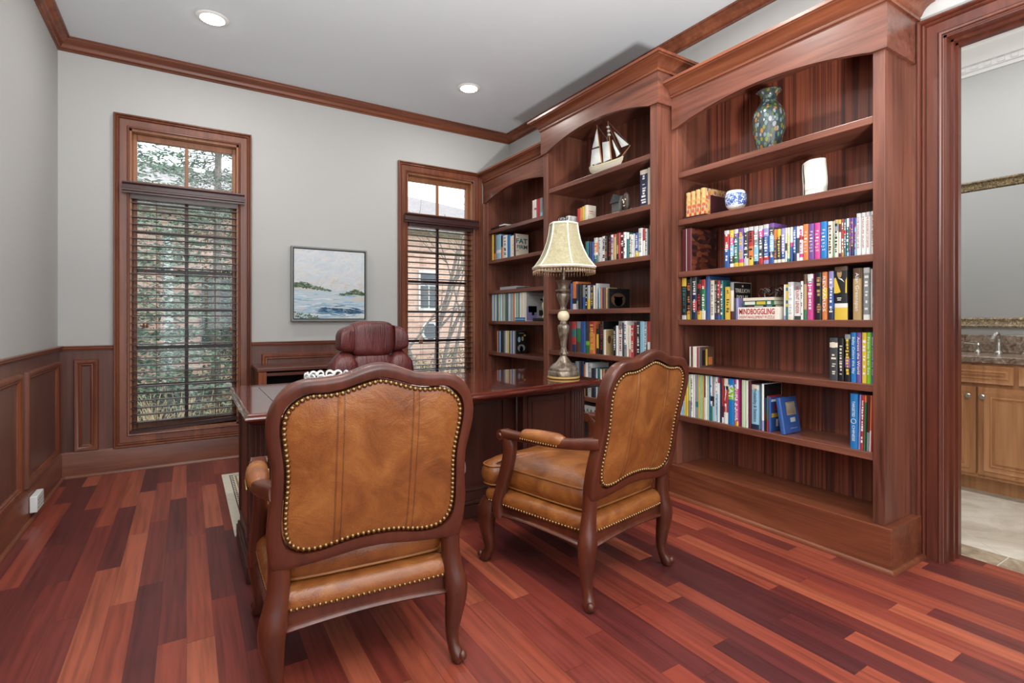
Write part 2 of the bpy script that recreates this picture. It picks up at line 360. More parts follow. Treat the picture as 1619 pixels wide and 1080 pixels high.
BOOKS = """
R3|d|1.865|1.834|0.212|b5r4h1|red and blue film case|w
R3|d|1.83|1.805|0.21|w1q2c3f2y2|cream topped film case with pink lettering|w
R3|d|1.803|1.777|0.211|y1g2t4p1h1|teal and green film case|w
R3|d|1.775|1.745|0.211|y1f1v6p2|lavender film case|y
R3|d|1.743|1.715|0.21|h2q7h1|dark grey film case|w
R3|d|1.714|1.686|0.211|y2o3r4h1|red and yellow film case|k
R3|d|1.684|1.656|0.21|n1c4a4h1|pale blue grey film case|w
R3|d|1.655|1.63|0.209|r2q5f2h1|black film case with pink top|w
R3|d|1.628|1.598|0.211|v1r1b5v2h1|blue and lilac film case|w
R3|d|1.595|1.568|0.212|b2n1c4q2p1|tall purple topped film case with blue side|w
R3|d|1.57|1.552|0.177|e1q6o3|black film case with amber dots|o
R3|d|1.551|1.532|0.176|e1q7y2|black film case with yellow lettering|y
R3|d|1.53|1.509|0.176|e1b2v7|periwinkle blue film case|w
R3|d|1.508|1.5|0.176|w3q2w4|narrow white and grey film case|
R3|d|1.499|1.485|0.176|t1i7e2|pale green film case|y
R3|d|1.483|1.469|0.176|b4f1w3e1|white and blue film case|
R3|d|1.467|1.451|0.176|n2b7|royal blue film case|w
R3|d|1.45|1.437|0.175|w2q4w3|black and white film case|
R3|d|1.436|1.418|0.175|w1f1w4r1w3|white film case with red marks|f
R3|d|1.417|1.391|0.18|o9|orange series box|T:FRIENDS:w
R3|d|1.39|1.363|0.178|p9|purple series box|T:FRIENDS:w
R3|d|1.362|1.334|0.178|f9|pink series box|T:FRIENDS:w
R3|d|1.333|1.304|0.179|B9|bright blue series box|T:FRIENDS:w
R3|b|1.301|1.281|0.176|e9|cream clothbound book|x
R3|b|1.279|1.271|0.177|m6w3|narrow mint green book|
R3|b|1.27|1.254|0.179|e7a2z1|cream book with grey picture patch|k
R3|b|1.253|1.243|0.178|d1e5d2y1|maroon and cream banded book|
R3|b|1.241|1.23|0.179|o2r7|slim red book|w
R3|b|1.23|1.22|0.177|t6r1t3|slim teal book with red dot|w
R3|b|1.219|1.208|0.178|c1t6w2|slim teal book with white top|w
R3|b|1.207|1.199|0.178|p9|slim violet book|o
R3|b|1.198|1.188|0.177|n3p6|slim indigo book|y
R3|b|1.187|1.179|0.177|c7b2|slim sky blue book|r
R3|b|1.178|1.159|0.194|w8h1|tall white classic, first of four beside the sky blue book|T:THE WIZARD OF OZ:r
R3|b|1.157|1.139|0.194|w8h1|tall white classic, second of four|T:TREASURE ISLAND:r
R3|b|1.138|1.119|0.194|w8h1|tall white classic, third of four|T:THE ADVENTURES OF TOM SAWYER:r
R3|b|1.117|1.101|0.194|w9|tall white classic, beside the end post|T:BLACK BEAUTY:r
R4|b|2.181|2.138|0.261|h1k7y2|black book with yellow top band|t
R4|b|2.136|2.105|0.247|y2k8|black book with orange lettering and yellow foot|o
R4|b|2.104|2.093|0.256|q9|thin dark grey book|
R4|b|2.091|2.059|0.258|n2r2n2q3|dark navy book with red swirl|w
R4|b|2.057|2.03|0.239|y2k5r1k1|black book with red lettering|r
R4|b|2.029|1.999|0.239|e2g5r2|green book with red top|w
R4|b|1.998|1.972|0.261|b9|tall royal blue book|T:BOOK OF NUMBERS:y
R4|b|1.963|1.937|0.229|w1e8|ivory paperback|a
R4|b|1.936|1.917|0.226|n2k7|narrow black paperback|T:THE CHILD CODE:w
R4|b|1.916|1.897|0.225|b1x4r4|rust red paperback|e
R4|b|1.896|1.878|0.224|t9|teal paperback|w
R4|b|1.869|1.833|0.187|y9|short amber yellow book|x
R4|b|1.83|1.808|0.211|d2e5a2|black book showing its front cover|F
R4|b|1.807|1.798|0.121|q9|short dark book|
R4|b|1.797|1.78|0.12|v9|short lilac book|
R4|b|1.52|1.509|0.181|v1w8|thin bluish white book|
R4|b|1.509|1.498|0.181|t4y1t1y3t1y1|thin dark teal book with yellow bands|
R4|b|1.497|1.47|0.192|e1w8h1|white paperback with pale lettering|h
R4|b|1.468|1.432|0.188|q1w7a2|grey hardback with white title panel|T:VIOLENT LENDER:r
R4|b|1.431|1.419|0.193|w9|white book with a red star|q
R4|b|1.418|1.402|0.227|g2z5x2|tan book with dark green foot|
R4|b|1.401|1.372|0.226|f8a1w1|magenta book with white back|w
R4|b|1.358|1.331|0.23|k2x1k5x1k1|espresso brown hardback with gold rules|z
R4|b|1.33|1.306|0.231|o4y2o3|bright orange book|T:REWARDS:w
R4|b|1.299|1.276|0.232|n2b4v3|blue checked book|w
R4|b|1.274|1.215|0.251|y3w1k8x1|thick gold and black book with a portrait|P
R4|b|1.193|1.157|0.238|z8x2|wide tan hardback|T:Alan Greenspan:w
R4|b|1.151|1.123|0.237|w1a8h1|silver grey hardback with white foot|w
R4|b|1.119|1.111|0.23|e9|thin cream book near the post|
R4|b|1.11|1.102|0.228|b3w1b3r1b1|bright blue and white book against the post|w
R5|c|2.1|2.093|0.122|w9|white disc case, outermost|
R5|c|2.091|2.082|0.122|x5d4|dark red disc case|
R5|c|2.079|2.061|0.123|e9|cream disc case|
R5|c|2.06|2.05|0.122|w9|narrow white disc case beside the crimson one|
R5|c|2.048|2.038|0.122|r9|crimson disc case|
R5|c|2.036|2.027|0.121|a9|grey disc case|
R5|c|2.025|2.017|0.122|q9|dark disc case with amber front cover|C
R5|b|1.289|1.252|0.202|q7e1q1|charcoal hardback with framed title|e
R5|b|1.25|1.226|0.202|k9|narrow black hardback|e
R5|b|1.224|1.198|0.22|k3p2k4a1|black book with purple splash|y
R5|b|1.197|1.173|0.229|B9|bright blue school book before the purple one|T:Baby Colors the Sky:w
R5|b|1.172|1.152|0.23|p9|purple school book|T:Across the World:w
R5|b|1.151|1.13|0.23|y9|yellow school book|w
R5|b|1.129|1.111|0.231|l9|lime green school book|T:From Sea to Sea:w
R5|b|1.11|1.1|0.23|B9|bright blue school book against the post|T:Baby Colors the Sky:w
R6|m|2.174|2.166|0.252|e9|cream magazine half hidden by the armchair|
R6|m|2.165|2.155|0.253|c9|pale blue magazine beside the cream one|
R6|m|2.154|2.144|0.254|c7w2|pale blue and white magazine|
R6|m|2.142|2.134|0.255|y9|thin lemon yellow magazine|
R6|m|2.132|2.116|0.256|y9|thick yellow magazine|
R6|m|2.114|2.094|0.257|a3i5|grey green folder|
R6|m|2.093|2.078|0.259|w9|white folder with brown edge|x
R6|m|2.076|2.061|0.26|w9|plain white folder|
R6|m|2.06|2.041|0.261|a2t1a5|slate grey folder|
R6|m|2.039|2.031|0.261|y9|narrow yellow folder before the mint one|
R6|m|2.029|2.017|0.261|m9|mint green folder|
R6|m|2.016|2.007|0.261|y9|narrow yellow folder after the mint one|
R6|m|2.006|1.997|0.261|z9|mustard folder|
R6|m|1.996|1.989|0.261|w4d4|thin maroon folder|
R6|m|1.988|1.979|0.261|w9|thin white folder beside the maroon one|
R6|m|1.978|1.966|0.261|i9|pale green notebook|
R6|m|1.964|1.955|0.259|B9|thin blue notebook|
R6|m|1.954|1.943|0.259|g3w1k1w4|notebook with green foot|q
R6|m|1.942|1.931|0.259|c3q1k1a4|notebook with pale blue foot|
R6|m|1.93|1.918|0.259|w8h1|white notebook with grey top|
R6|m|1.916|1.906|0.258|c5w3|powder blue notebook|b
R6|m|1.904|1.894|0.258|w7r1|white notebook with red corner|
R6|m|1.892|1.881|0.257|n9|dark navy notebook|
R6|m|1.88|1.867|0.257|w1d2r5|brick red workbook|
R6|b|1.865|1.837|0.257|w3r6k1e2|red and white exam workbook|T:AP:w
R6|b|1.836|1.799|0.258|B6l3B2|thick blue exam guide with lime band|T:SAT:w
R6|b|1.797|1.786|0.258|o1w7f1|white and pink workbook|f
R6|b|1.785|1.772|0.258|y1f7w2|magenta workbook|w
R6|m|1.752|1.727|0.259|i9|pale green folder leaning open|
R6|m|1.724|1.714|0.257|w9|white binder next to the maroon one|
R6|b|1.712|1.696|0.255|d9|maroon binder|
R6|b|1.695|1.652|0.24|n1c7e1|light blue statistics textbook|T:Probability & Statistics:n
R6|b|1.634|1.621|0.25|v2w7|pale lavender spined book with black cover|K
R6|b|1.62|1.605|0.177|k3d2n4|short dark paperback beside the lavender folder|
R6|b|1.604|1.597|0.188|r3g3t3|short red and green booklet|
R6|b|1.596|1.585|0.18|b9|short blue test guide showing its front cover|N
R6|b|1.529|1.504|0.185|b9|small blue dictionary leaning on its neighbour|B
R6|b|1.199|1.166|0.252|B9|wide blue language workbook|T:TARGETED   CHINESE:w
R6|m|1.165|1.156|0.25|v9|lavender exercise book|
R6|m|1.155|1.142|0.251|r9|bright red exercise book|w
R6|m|1.141|1.135|0.251|g7o1|green edged exercise book|
R6|m|1.133|1.12|0.253|a3d6|maroon exercise book with grey foot|
R6|m|1.119|1.113|0.253|w3o5|white and orange exercise book|
R6|m|1.112|1.106|0.253|r9|narrow red exercise book against the post|
R6|m|1.105|1.1|0.229|y5g2|yellow exercise book against the post|
M2|c|3.331|3.309|0.088|q9|dark grey disc case, outermost of the row|w
M2|c|3.307|3.279|0.085|q8a1|charcoal disc case|w
M2|c|3.277|3.258|0.082|a9|grey disc case near the white one|
M2|c|3.256|3.233|0.081|q9|dark grey disc case next to the white one|w
M2|c|3.229|3.188|0.083|w9|white disc case with black lettering|k
M2|c|3.185|3.139|0.071|h9|silver grey disc case|
M2|b|3.01|2.976|0.128|e9|thick cream book showing its front cover|E
M2|b|2.447|2.382|0.252|n8e1|tall navy blue book with white lettering|w
M2|b|2.378|2.354|0.254|e9|ivory book against the end post|
M3|b|2.933|2.9|0.162|t8|dark green book behind the lamp shade|
M3|b|2.899|2.877|0.157|n9|navy book behind the lamp shade|
M3|b|2.875|2.85|0.154|b9|blue book next to the orange banded one|
M3|b|2.845|2.808|0.177|t3w1o4h2|white and orange banded book|w
M3|b|2.805|2.77|0.174|h9|pale grey hardback|a
M3|b|2.767|2.729|0.178|w9|white hardback with black flash|k
M3|b|2.725|2.704|0.174|k9|slim black book with amber lettering|o
M3|b|2.701|2.672|0.174|k9|slim black book with red lettering|r
M3|b|2.669|2.645|0.176|h6v2w1|silvery white book|r
M3|b|2.643|2.62|0.176|z8r1|golden tan book|
M3|b|2.617|2.598|0.179|k2z3x4|dark and tan book|
M3|b|2.597|2.579|0.18|r9|narrow scarlet book|
M3|b|2.577|2.544|0.178|d9|maroon book with white lettering|w
M3|b|2.541|2.52|0.175|w9|white book before the teal one|q
M3|b|2.517|2.498|0.17|t6w2|teal and white book|
M3|b|2.495|2.477|0.155|e9|short ivory book|q
M3|b|2.474|2.455|0.15|w9|short white book|a
M3|b|2.454|2.444|0.154|h9|slim pale grey book|
M3|b|2.442|2.414|0.157|y2b7|blue book with yellow foot|w
M3|b|2.41|2.378|0.182|w6h3|tall white hardback|a
M3|b|2.375|2.352|0.176|w5r4|tall white and crimson book|
M3|b|2.349|2.331|0.168|h9|tall pale grey book with black lettering|k
M3|b|2.33|2.318|0.168|q9|tall charcoal book|
M3|b|2.317|2.304|0.187|o2a5z2|tall brownish book against the end post|
M4|b|3.114|3.096|0.198|b9|blue book behind the lamp stem|
M4|b|3.092|3.042|0.209|w2k2o6|orange book with black and white foot|
M4|b|3.037|3.019|0.19|a3n6|narrow navy book|
M4|b|3.015|2.983|0.188|k9|black hardback behind the lamp|
M4|b|2.98|2.948|0.178|b5a5|grey book with violet blue foot|
M4|b|2.945|2.919|0.174|k9|black paperback with white lettering|w
M4|b|2.917|2.89|0.172|y4h5|grey and pale yellow paperback|
M4|b|2.886|2.854|0.175|n9|indigo paperback with gold lettering|y
M4|b|2.852|2.834|0.169|e9|cream paperback|
M4|b|2.83|2.815|0.182|h9|tall grey book showing its front cover|G
M4|m|2.792|2.779|0.149|c9|small light blue booklet|
M4|m|2.777|2.762|0.149|o9|small orange booklet|
M4|m|2.76|2.745|0.148|p9|small purple booklet|
M4|m|2.741|2.726|0.148|x9|small brown booklet|
M4|m|2.723|2.708|0.147|z9|small tan booklet|
M4|b|2.694|2.686|0.14|k9|black box with an animal face on its front|A
M5|b|3.134|3.096|0.229|d9|maroon book behind the lamp|
M5|b|3.093|3.05|0.23|n2r2t2r2|red and teal illustrated book|
M5|b|3.048|2.998|0.231|x3g4a2|green and brown illustrated book|
M5|b|2.995|2.945|0.232|b9|blue illustrated book|b
M5|b|2.942|2.9|0.232|g2l1q5|dark green illustrated book|
M5|b|2.897|2.841|0.233|o5r3|orange red illustrated book|y
M5|b|2.823|2.799|0.182|k2y5k2|short yellow and black book|
M5|b|2.797|2.778|0.215|k9|narrow black book beside the yellow one|
M5|b|2.775|2.744|0.233|k9|tall black book with red lettering|r
M5|b|2.741|2.717|0.176|e9|short cream book showing its cover|Z
M5|b|2.645|2.622|0.199|k9|short black and white book|w
M5|b|2.62|2.601|0.205|w9|short white book|
M5|b|2.598|2.558|0.236|w7a2|tall white book with red lettering|r
M5|b|2.555|2.544|0.225|k9|narrow black volume between two white books|
M5|b|2.542|2.516|0.237|a3w6|tall white book with lilac top|b
M5|b|2.514|2.502|0.21|e9|narrow ivory book near the scarlet one|
M5|b|2.499|2.489|0.207|w9|narrow white book near the scarlet one|
M5|b|2.487|2.477|0.203|r2e6|narrow cream book beside the scarlet one|
M5|b|2.475|2.452|0.211|r9|scarlet red book|w
M5|b|2.449|2.424|0.228|d9|burgundy book|
M5|b|2.421|2.397|0.233|k9|black book before the sky blue one|w
M5|b|2.394|2.356|0.234|c9|wide sky blue book|c
M5|b|2.354|2.336|0.231|q3a5|grey book after the sky blue one|w
M5|b|2.334|2.312|0.235|w4r5|red and white book|
M5|b|2.31|2.301|0.233|w9|white book against the end post|
M6|b|3.1|3.064|0.231|t9|dark teal book behind the lamp foot|
M6|b|3.059|3.022|0.246|a9|grey book behind the lamp foot|
M6|b|2.993|2.96|0.253|n9|tall navy book|
M6|b|2.958|2.943|0.23|o9|narrow orange book|
M6|b|2.941|2.916|0.244|k3w5|black and white book|
M6|b|2.914|2.871|0.243|h9|wide pale grey book|a
M6|b|2.867|2.846|0.21|k9|short black book|
M6|b|2.844|2.83|0.211|n9|short navy book|
M6|b|2.828|2.812|0.21|h9|short silver book|
M6|b|2.809|2.784|0.214|t9|short dark teal book|
M6|b|2.78|2.763|0.209|r4e4|short red and cream book|
M6|b|2.759|2.733|0.211|z9|short tan book|
M6|b|2.731|2.705|0.212|x9|short brown book half behind the armchair|
L1|b|3.79|3.767|0.161|e9|cream pink book, first of five|
L1|b|3.764|3.732|0.163|w4f1w4|pinkish white book|
L1|b|3.726|3.676|0.162|r9|salmon red book|
L1|b|3.672|3.636|0.16|c2a7|blue grey book|
L1|b|3.634|3.618|0.156|g4k4|dark green book against the end post|
L2|b|4.51|4.478|0.257|y9|pale yellow book, beside the window|
L2|b|4.475|4.43|0.254|o2x6|brown and orange book|
L2|b|4.425|4.338|0.242|c2w1c5|icy blue book|
L2|b|4.333|4.303|0.223|o4n4|narrow blue and orange book|
L2|b|4.297|4.22|0.218|w9|white book with black dots down its spine|k
L2|b|4.215|4.164|0.213|B9|vivid blue book|
L2|b|4.16|4.133|0.196|e9|slim cream book|
L2|b|4.13|4.104|0.198|w9|slim white book|y
L2|b|4.099|4.067|0.212|d9|maroon edged book showing its cream cover|H
L4|l|4.514|4.493|0.281|h9|record|
L4|l|4.491|4.47|0.281|c9|record|
L4|l|4.468|4.447|0.28|a9|record|
L4|l|4.445|4.425|0.28|w9|record|
L4|l|4.422|4.402|0.28|t9|record|
L4|l|4.4|4.38|0.279|a9|record|
L4|l|4.378|4.358|0.279|i9|record|
L4|l|4.355|4.336|0.278|c9|record|
L4|l|4.334|4.314|0.278|w9|record|
L4|l|4.312|4.292|0.277|a9|record|
L4|l|4.29|4.271|0.277|i9|record|
L4|l|4.269|4.25|0.277|a9|record|
L4|l|4.247|4.228|0.276|t9|record|
L4|l|4.226|4.207|0.276|x9|record|
L4|l|4.205|4.187|0.275|c9|record|
L4|l|4.184|4.166|0.275|w9|record|
L4|l|4.164|4.145|0.275|a9|record|
L4|l|4.143|4.125|0.274|c9|record|
L4|l|4.123|4.105|0.274|o9|record|
L4|l|4.102|4.084|0.274|z9|record|
L4|l|4.082|4.064|0.273|w9|record|
L4|l|4.062|4.045|0.273|a9|record|
L4|l|4.042|4.025|0.272|i9|record|
L4|l|4.023|4.005|0.272|t9|record|
L4|l|4.003|3.986|0.272|w9|record|
L4|l|3.984|3.967|0.271|e9|record|
L4|l|3.964|3.947|0.271|e9|record|
L4|l|3.945|3.928|0.271|w9|record|
L4|l|3.921|3.905|0.27|e9|record|
L4|l|3.902|3.892|0.27|e9|record with front sleeve|R
L5|c|4.422|4.401|0.209|o9|disc|
L5|c|4.398|4.378|0.209|b9|disc|
L5|c|4.375|4.354|0.209|c9|disc|
L5|c|4.352|4.331|0.21|n9|disc|
L5|c|4.329|4.308|0.21|k9|disc|
L5|c|4.306|4.285|0.211|q9|disc|
L5|c|4.283|4.263|0.211|a9|disc|
L5|c|4.26|4.24|0.212|e9|disc|
L5|c|4.238|4.218|0.212|h9|disc|
L5|c|4.216|4.196|0.213|y9|disc|
L5|c|4.194|4.174|0.213|q9|disc|
L5|c|4.172|4.152|0.214|h9|disc|
L5|c|4.15|4.131|0.214|b9|disc|
L5|c|4.128|4.109|0.214|h9|disc|
L5|c|4.107|4.088|0.215|a9|disc|
L5|c|4.084|4.071|0.214|k9|disc case with dark picture front|D
"""
# ------------------------------------------------------------------ room shell
XL, XR, YB, YF, H = -.745, 2.88, 4.647, -1.75, 3.017
struct('floor', MB().box(XL - .12, 3.05, YF - .12, YB + .14, -.06, 0), 'plank_floor', smooth=0)
struct('ceiling', MB().box(XL - .12, 3.05, YF - .12, YB + .14, H, H + .1), 'ceiling_paint', smooth=0)
struct('wall_left', MB().box(XL - .12, XL, YF - .12, YB + .14, 0, H), 'wall_paint', smooth=0)
FX0, FX1, FZ0, FZ1 = -.45, 2.55, .12, 2.72
struct('wall_front', MB().box(XL, FX0, YF - .12, YF, 0, H).box(FX1, XR, YF - .12, YF, 0, H).box(FX0, FX1, YF - .12, YF, 0, FZ0).box(FX0, FX1, YF - .12, YF, FZ1, H), 'wall_paint', smooth=0)
WC = (0.0, 2.102); WH = .352; WZ0, WZ1 = .262, 2.477
mb = MB(); xs = [XL, WC[0] - WH, WC[0] + WH, WC[1] - WH, WC[1] + WH, 3.05]
for i in (0, 2, 4): mb.box(xs[i], xs[i + 1], YB, YB + .14, 0, H)
for i in (1, 3): mb.box(xs[i], xs[i + 1], YB, YB + .14, 0, WZ0); mb.box(xs[i], xs[i + 1], YB, YB + .14, WZ1, H)
struct('wall_back', mb, 'wall_paint', smooth=0)
DY0, DY1, DZ = .02, .94, 2.372
mb = MB().box(XR, 3.05, YF - .12, DY0, 0, H).box(XR, 3.05, DY1, YB, 0, H).box(XR, 3.05, DY0, DY1, DZ, H)
struct('wall_right', mb, 'wall_paint', smooth=0)
CROWN = [(0, 0), (.010, 0), (.010, .012), (.016, .015), (.020, .022), (.026, .036), (.038, .05), (.054, .06), (.062, .064), (.064, .07), (.074, .07), (.074, .083), (0, .083)]
mb = MB().sweep([(XL, YF, H - .083), (XR, YF, H - .083), (XR, YB, H - .083), (XL, YB, H - .083)], (0, 0, 1), CROWN, True)
struct('trim_1', mb, 'mahogany_X', smooth=50)
# wainscot sheets, rail, base, shoe
SHOE = [(0, 0), (.017, 0), (.017, .006), (.014, .014), (.007, .02), (0, .02)]
RAIL = [(0, 0), (.01, 0), (.012, .008), (.017, .013), (.017, .02), (.024, .025), (.024, .032), (0, .032)]
BASE = [(0, 0), (.016, 0), (.016, .165), (.010, .178), (0, .178)]
FR = [(0, 0), (0, .006), (.008, .011), (.014, .010), (.02, .016), (.03, .02), (.04, .02), (.044, .012), (.046, 0)]
def frame(mb, a, b, z0, z1, p, n):     # panel moulding, drawn around its inner edge
    if n == 'x': P = [(p, b, z0), (p, b, z1), (p, a, z1), (p, a, z0)]; N = (1, 0, 0)
    else: P = [(a, p, z0), (a, p, z1), (b, p, z1), (b, p, z0)]; N = (0, -1, 0)
    if n == 'x': P = [(p, a, z0), (p, a, z1), (p, b, z1), (p, b, z0)]
    mb.sweep(P, N, FR, True)
xw = XL + .01
struct('trim_2', MB().box(XL, xw, YF, YB, .02, .885), 'panel_wood_Z', smooth=0)
mb = MB()
for a, b in ((3.775, 4.505), (2.80, 3.58), (1.83, 2.61), (.86, 1.64), (-.11, .67)): frame(mb, a, b, .228, .765, xw, 'x')
struct('trim_3', mb, 'mahogany_Z', smooth=40)
yw = YB - .01
segs = ((xw, -.44), (.44, 1.66))
mb = MB()
for a, b in segs: mb.box(a, b, yw, YB, .02, .885)
mb.box(-.44, .44, yw, YB, .02, .19); mb.box(1.66, 2.6, yw, YB, .02, .19)
struct('trim_4', mb, 'panel_wood_Z', smooth=0)
mb = MB(); frame(mb, -.614, -.569, .222, .768, yw, 'y'); frame(mb, .56, 1.54, .222, .765, yw, 'y')
struct('trim_5', mb, 'mahogany_Z', smooth=40)
mb = MB().sweep([(xw, YB, .878), (xw, YF, .878)], (0, 0, 1), RAIL)
struct('trim_6', mb, 'mahogany_Y', smooth=40)
mb = MB()
for a, b in ((XL, -.442), (.442, 1.66)): mb.sweep([(b, yw, .878), (a, yw, .878)], (0, 0, 1), RAIL)
struct('trim_7', mb, 'mahogany_X', smooth=40)
mb = MB().sweep([(xw, YB, 0), (xw, YF, 0)], (0, 0, 1), BASE)
mb.sweep([(xw + .016, YB, 0), (xw + .016, YF, 0)], (0, 0, 1), SHOE)
struct('baseboard_left', mb, 'mahogany_Y', smooth=40)
mb = MB().sweep([(2.58, yw, 0), (XL, yw, 0)], (0, 0, 1), BASE).sweep([(2.58, yw - .016, 0), (XL, yw - .016, 0)], (0, 0, 1), SHOE)
struct('baseboard_back', mb, 'mahogany_X', smooth=40)
# ------------------------------------------------------------------ windows and blinds
CAS = [(0, 0), (0, .012), (.003, .018), (.009, .021), (.013, .017), (.014, .011), (.017, .011), (.055, .016), (.057, .010), (.060, .010), (.062, .022), (.066, .026), (.071, .024), (.073, .018), (.075, .018), (.077, .032), (.081, .036), (.087, .036), (.090, .032), (.090, 0)]
for wi, cx in enumerate(WC):
    mb = MB()                                    # root: the frame and its liner
    x0, x1 = cx - WH, cx + WH
    mb.box(x0, x0 + .016, YB + .004, YB + .135, WZ0, WZ1).box(x1 - .016, x1, YB + .004, YB + .135, WZ0, WZ1)
    mb.box(x0, x1, YB + .004, YB + .135, WZ1 - .016, WZ1).box(x0, x1, YB + .004, YB + .135, WZ0, WZ0 + .016)
    win = struct('window_%d' % (wi + 1), mb, 'window_wood_Z', smooth=0)
    mb = MB().sweep([(x0 + .002, YB, WZ0), (x0 + .002, YB, WZ1), (x1 - .002, YB, WZ1), (x1 - .002, YB, WZ0)], (0, -1, 0), CAS, True)
    struct('window_casing', mb, 'mahogany_Z', win, smooth=40)
    y0, y1 = YB + .07, YB + .115; g = .31
    mb = MB()
    for z0, z1 in ((2.075, WZ1 - .016), (WZ0 + .016, 2.055)):
        a = .05
        mb.box(x0 + .016, cx - g, y0, y1, z0, z1).box(cx + g, x1 - .016, y0, y1, z0, z1)
        mb.box(cx - g, cx + g, y0, y1, z0, z0 + (.05 if z0 < 1 else .042)).box(cx - g, cx + g, y0, y1, z1 - .043, z1)
    mb.box(x0 + .016, x1 - .016, y0 - .01, y1, 2.053, 2.077)
    struct('window_sash', mb, 'window_wood_Z', win, smooth=0, bevel=.004)
    struct('muntins', MB().box(cx - .012, cx + .012, y0 + .008, y1 - .008, 2.1, 2.43), 'window_wood_Z', win, smooth=0, bevel=.003)
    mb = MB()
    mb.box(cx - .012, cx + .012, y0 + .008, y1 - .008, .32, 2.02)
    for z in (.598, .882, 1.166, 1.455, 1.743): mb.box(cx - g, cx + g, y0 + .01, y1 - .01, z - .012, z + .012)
    struct('shaded_muntins', mb, 'blind_wood', win, smooth=0, bevel=.003)  # lower muntins in darker wood: their backlit shade is put into the colour
    for z0, z1 in ((2.115, 2.42), (.325, 2.015)):
        struct('glass_pane', MB().box(cx - g, cx + g, y0 + .02, y0 + .024, z0, z1), 'window_glass', win, smooth=0)
    # blind
    b = thing('window_blind', (cx, YB, 2.0), ('dark wood slatted blind on the window by the wainscot corner', 'dark wood slatted blind on the window beside the corner bookcase')[wi], 'blind', group='wooden window blinds')
    yb = YB + .022
    mb = MB().sweep([(cx - .388, YB - .034, 1.998), (cx + .388, YB - .034, 1.998)][::-1], (0, 0, 1), [(0, 0), (.03, 0), (.03, .012), (.036, .018), (.036, .03), (.03, .034), (.028, .06), (.036, .068), (.04, .074), (.04, .08), (0, .08)])
    mb.box(cx - .34, cx + .34, YB - .0335, YB + .045, 1.965, 2.045)
    mb.build('valance', 'blind_wood', b, smooth=40)
    mb = MB(); n = 32; zt, zb = 1.945, .345
    for i in range(n):
        z = zt + (zb - zt) * i / (n - 1); tl = (0 if i < n - 4 else .006 * (i - n + 5)) * (1 if wi == 0 else .2)
        rows = []
        for k in range(6):
            f = k / 5 * 2 - 1; yy = yb + .029 * f; zz = z + .004 * (1 - f * f)
            rows.append((yy, zz))
        prof = rows + [(y, z_ - .0055) for y, z_ in rows[::-1]]
        mb.grid([[(cx + s * .345, y, z_ + (-.2 * tl if s < 0 else tl * .3)) for y, z_ in prof] for s in (-1, 1)], cu=True, cap0=True, cap1=True)
    mb.build('slats', 'blind_wood', b, smooth=30)
    mb = MB(); tz = (.262, .296) if wi == 0 else (.29, .30)
    mb.grid([[(cx + s * .346, yb + dy, tz[0 if s < 0 else 1] + dz) for dy, dz in ((-.027, 0), (.027, 0), (.027, .02), (.018, .026), (-.018, .026), (-.027, .02))] for s in (-1, 1)], cu=True, cap0=True, cap1=True)
    mb.build('bottom_rail', 'blind_wood', b, smooth=30)
    mb = MB()
    for dx in (-.19, .19):
        for dy in (-.027, .027): mb.tube([(cx + dx, yb + dy, 2.0), (cx + dx, yb + dy, .29)], .0011, 5)
    mb.build('ladder_cords', 'shelf_wood_Z', b)
    for dx, zc in ((-.265, 1.03), (-.245, 1.03), (.29, 1.0)) if wi == 0 else ((-.225, .86), (-.205, .86), (.27, 1.0)):
        t = MB().lathe([(.003, .032), (.007, .026), (.009, .006), (.006, 0)], (cx + dx, yb - .036, zc), 8).build('cord_tassel', 'mahogany_Z', b)
        MB().tube([(cx + dx, yb - .036, zc + .03), (cx + dx, yb - .036, 1.985)], .0009, 5).build('lift_cord', 'shelf_wood_Z', t)
# added unseen glazed opening behind the camera, put in for daylight fill
mb = MB().box(FX0, FX1, YF - .1, YF - .04, FZ0, FZ0 + .05).box(FX0, FX1, YF - .1, YF - .04, FZ1 - .05, FZ1)
for k in range(5): x = FX0 + (FX1 - FX0 - .05) * k / 4; mb.box(x, x + .05, YF - .1, YF - .04, FZ0 + .05, FZ1 - .05)
w3 = struct('window_3', mb, 'window_wood_Z', smooth=0)
struct('glass_pane', MB().box(FX0 + .01, FX1 - .01, YF - .072, YF - .068, FZ0 + .01, FZ1 - .01), 'window_glass', w3, smooth=0)
# ------------------------------------------------------------------ doorway to the bathroom
mb = MB().sweep([(XR, DY1, 0), (XR, DY1, DZ), (XR, DY0, DZ), (XR, DY0, 0)], (-1, 0, 0), CAS)
mb.box(XR + .002, 3.052, DY1 - .012, DY1 + .001, 0, DZ).box(XR + .002, 3.052, DY0 - .001, DY0 + .012, 0, DZ).box(XR + .002, 3.052, DY0, DY1, DZ - .012, DZ + .001)
for x in (2.93, 2.985): mb.box(x, x + .014, DY1 - .022, DY1 - .011, 0, DZ - .01); mb.box(x, x + .014, DY0, DY1, DZ - .022, DZ - .011)
door = struct('door_1', mb, 'door_wood_Z', smooth=40)
struct('strike_plate', MB().box(2.955, 2.978, DY1 - .0145, DY1 - .0115, .985, 1.045), 'chrome', door, bevel=.001)
struct('baseboard_right', MB().box(XR - .016, XR, YF, DY0 - .091, 0, .178), 'mahogany_Y', smooth=0)
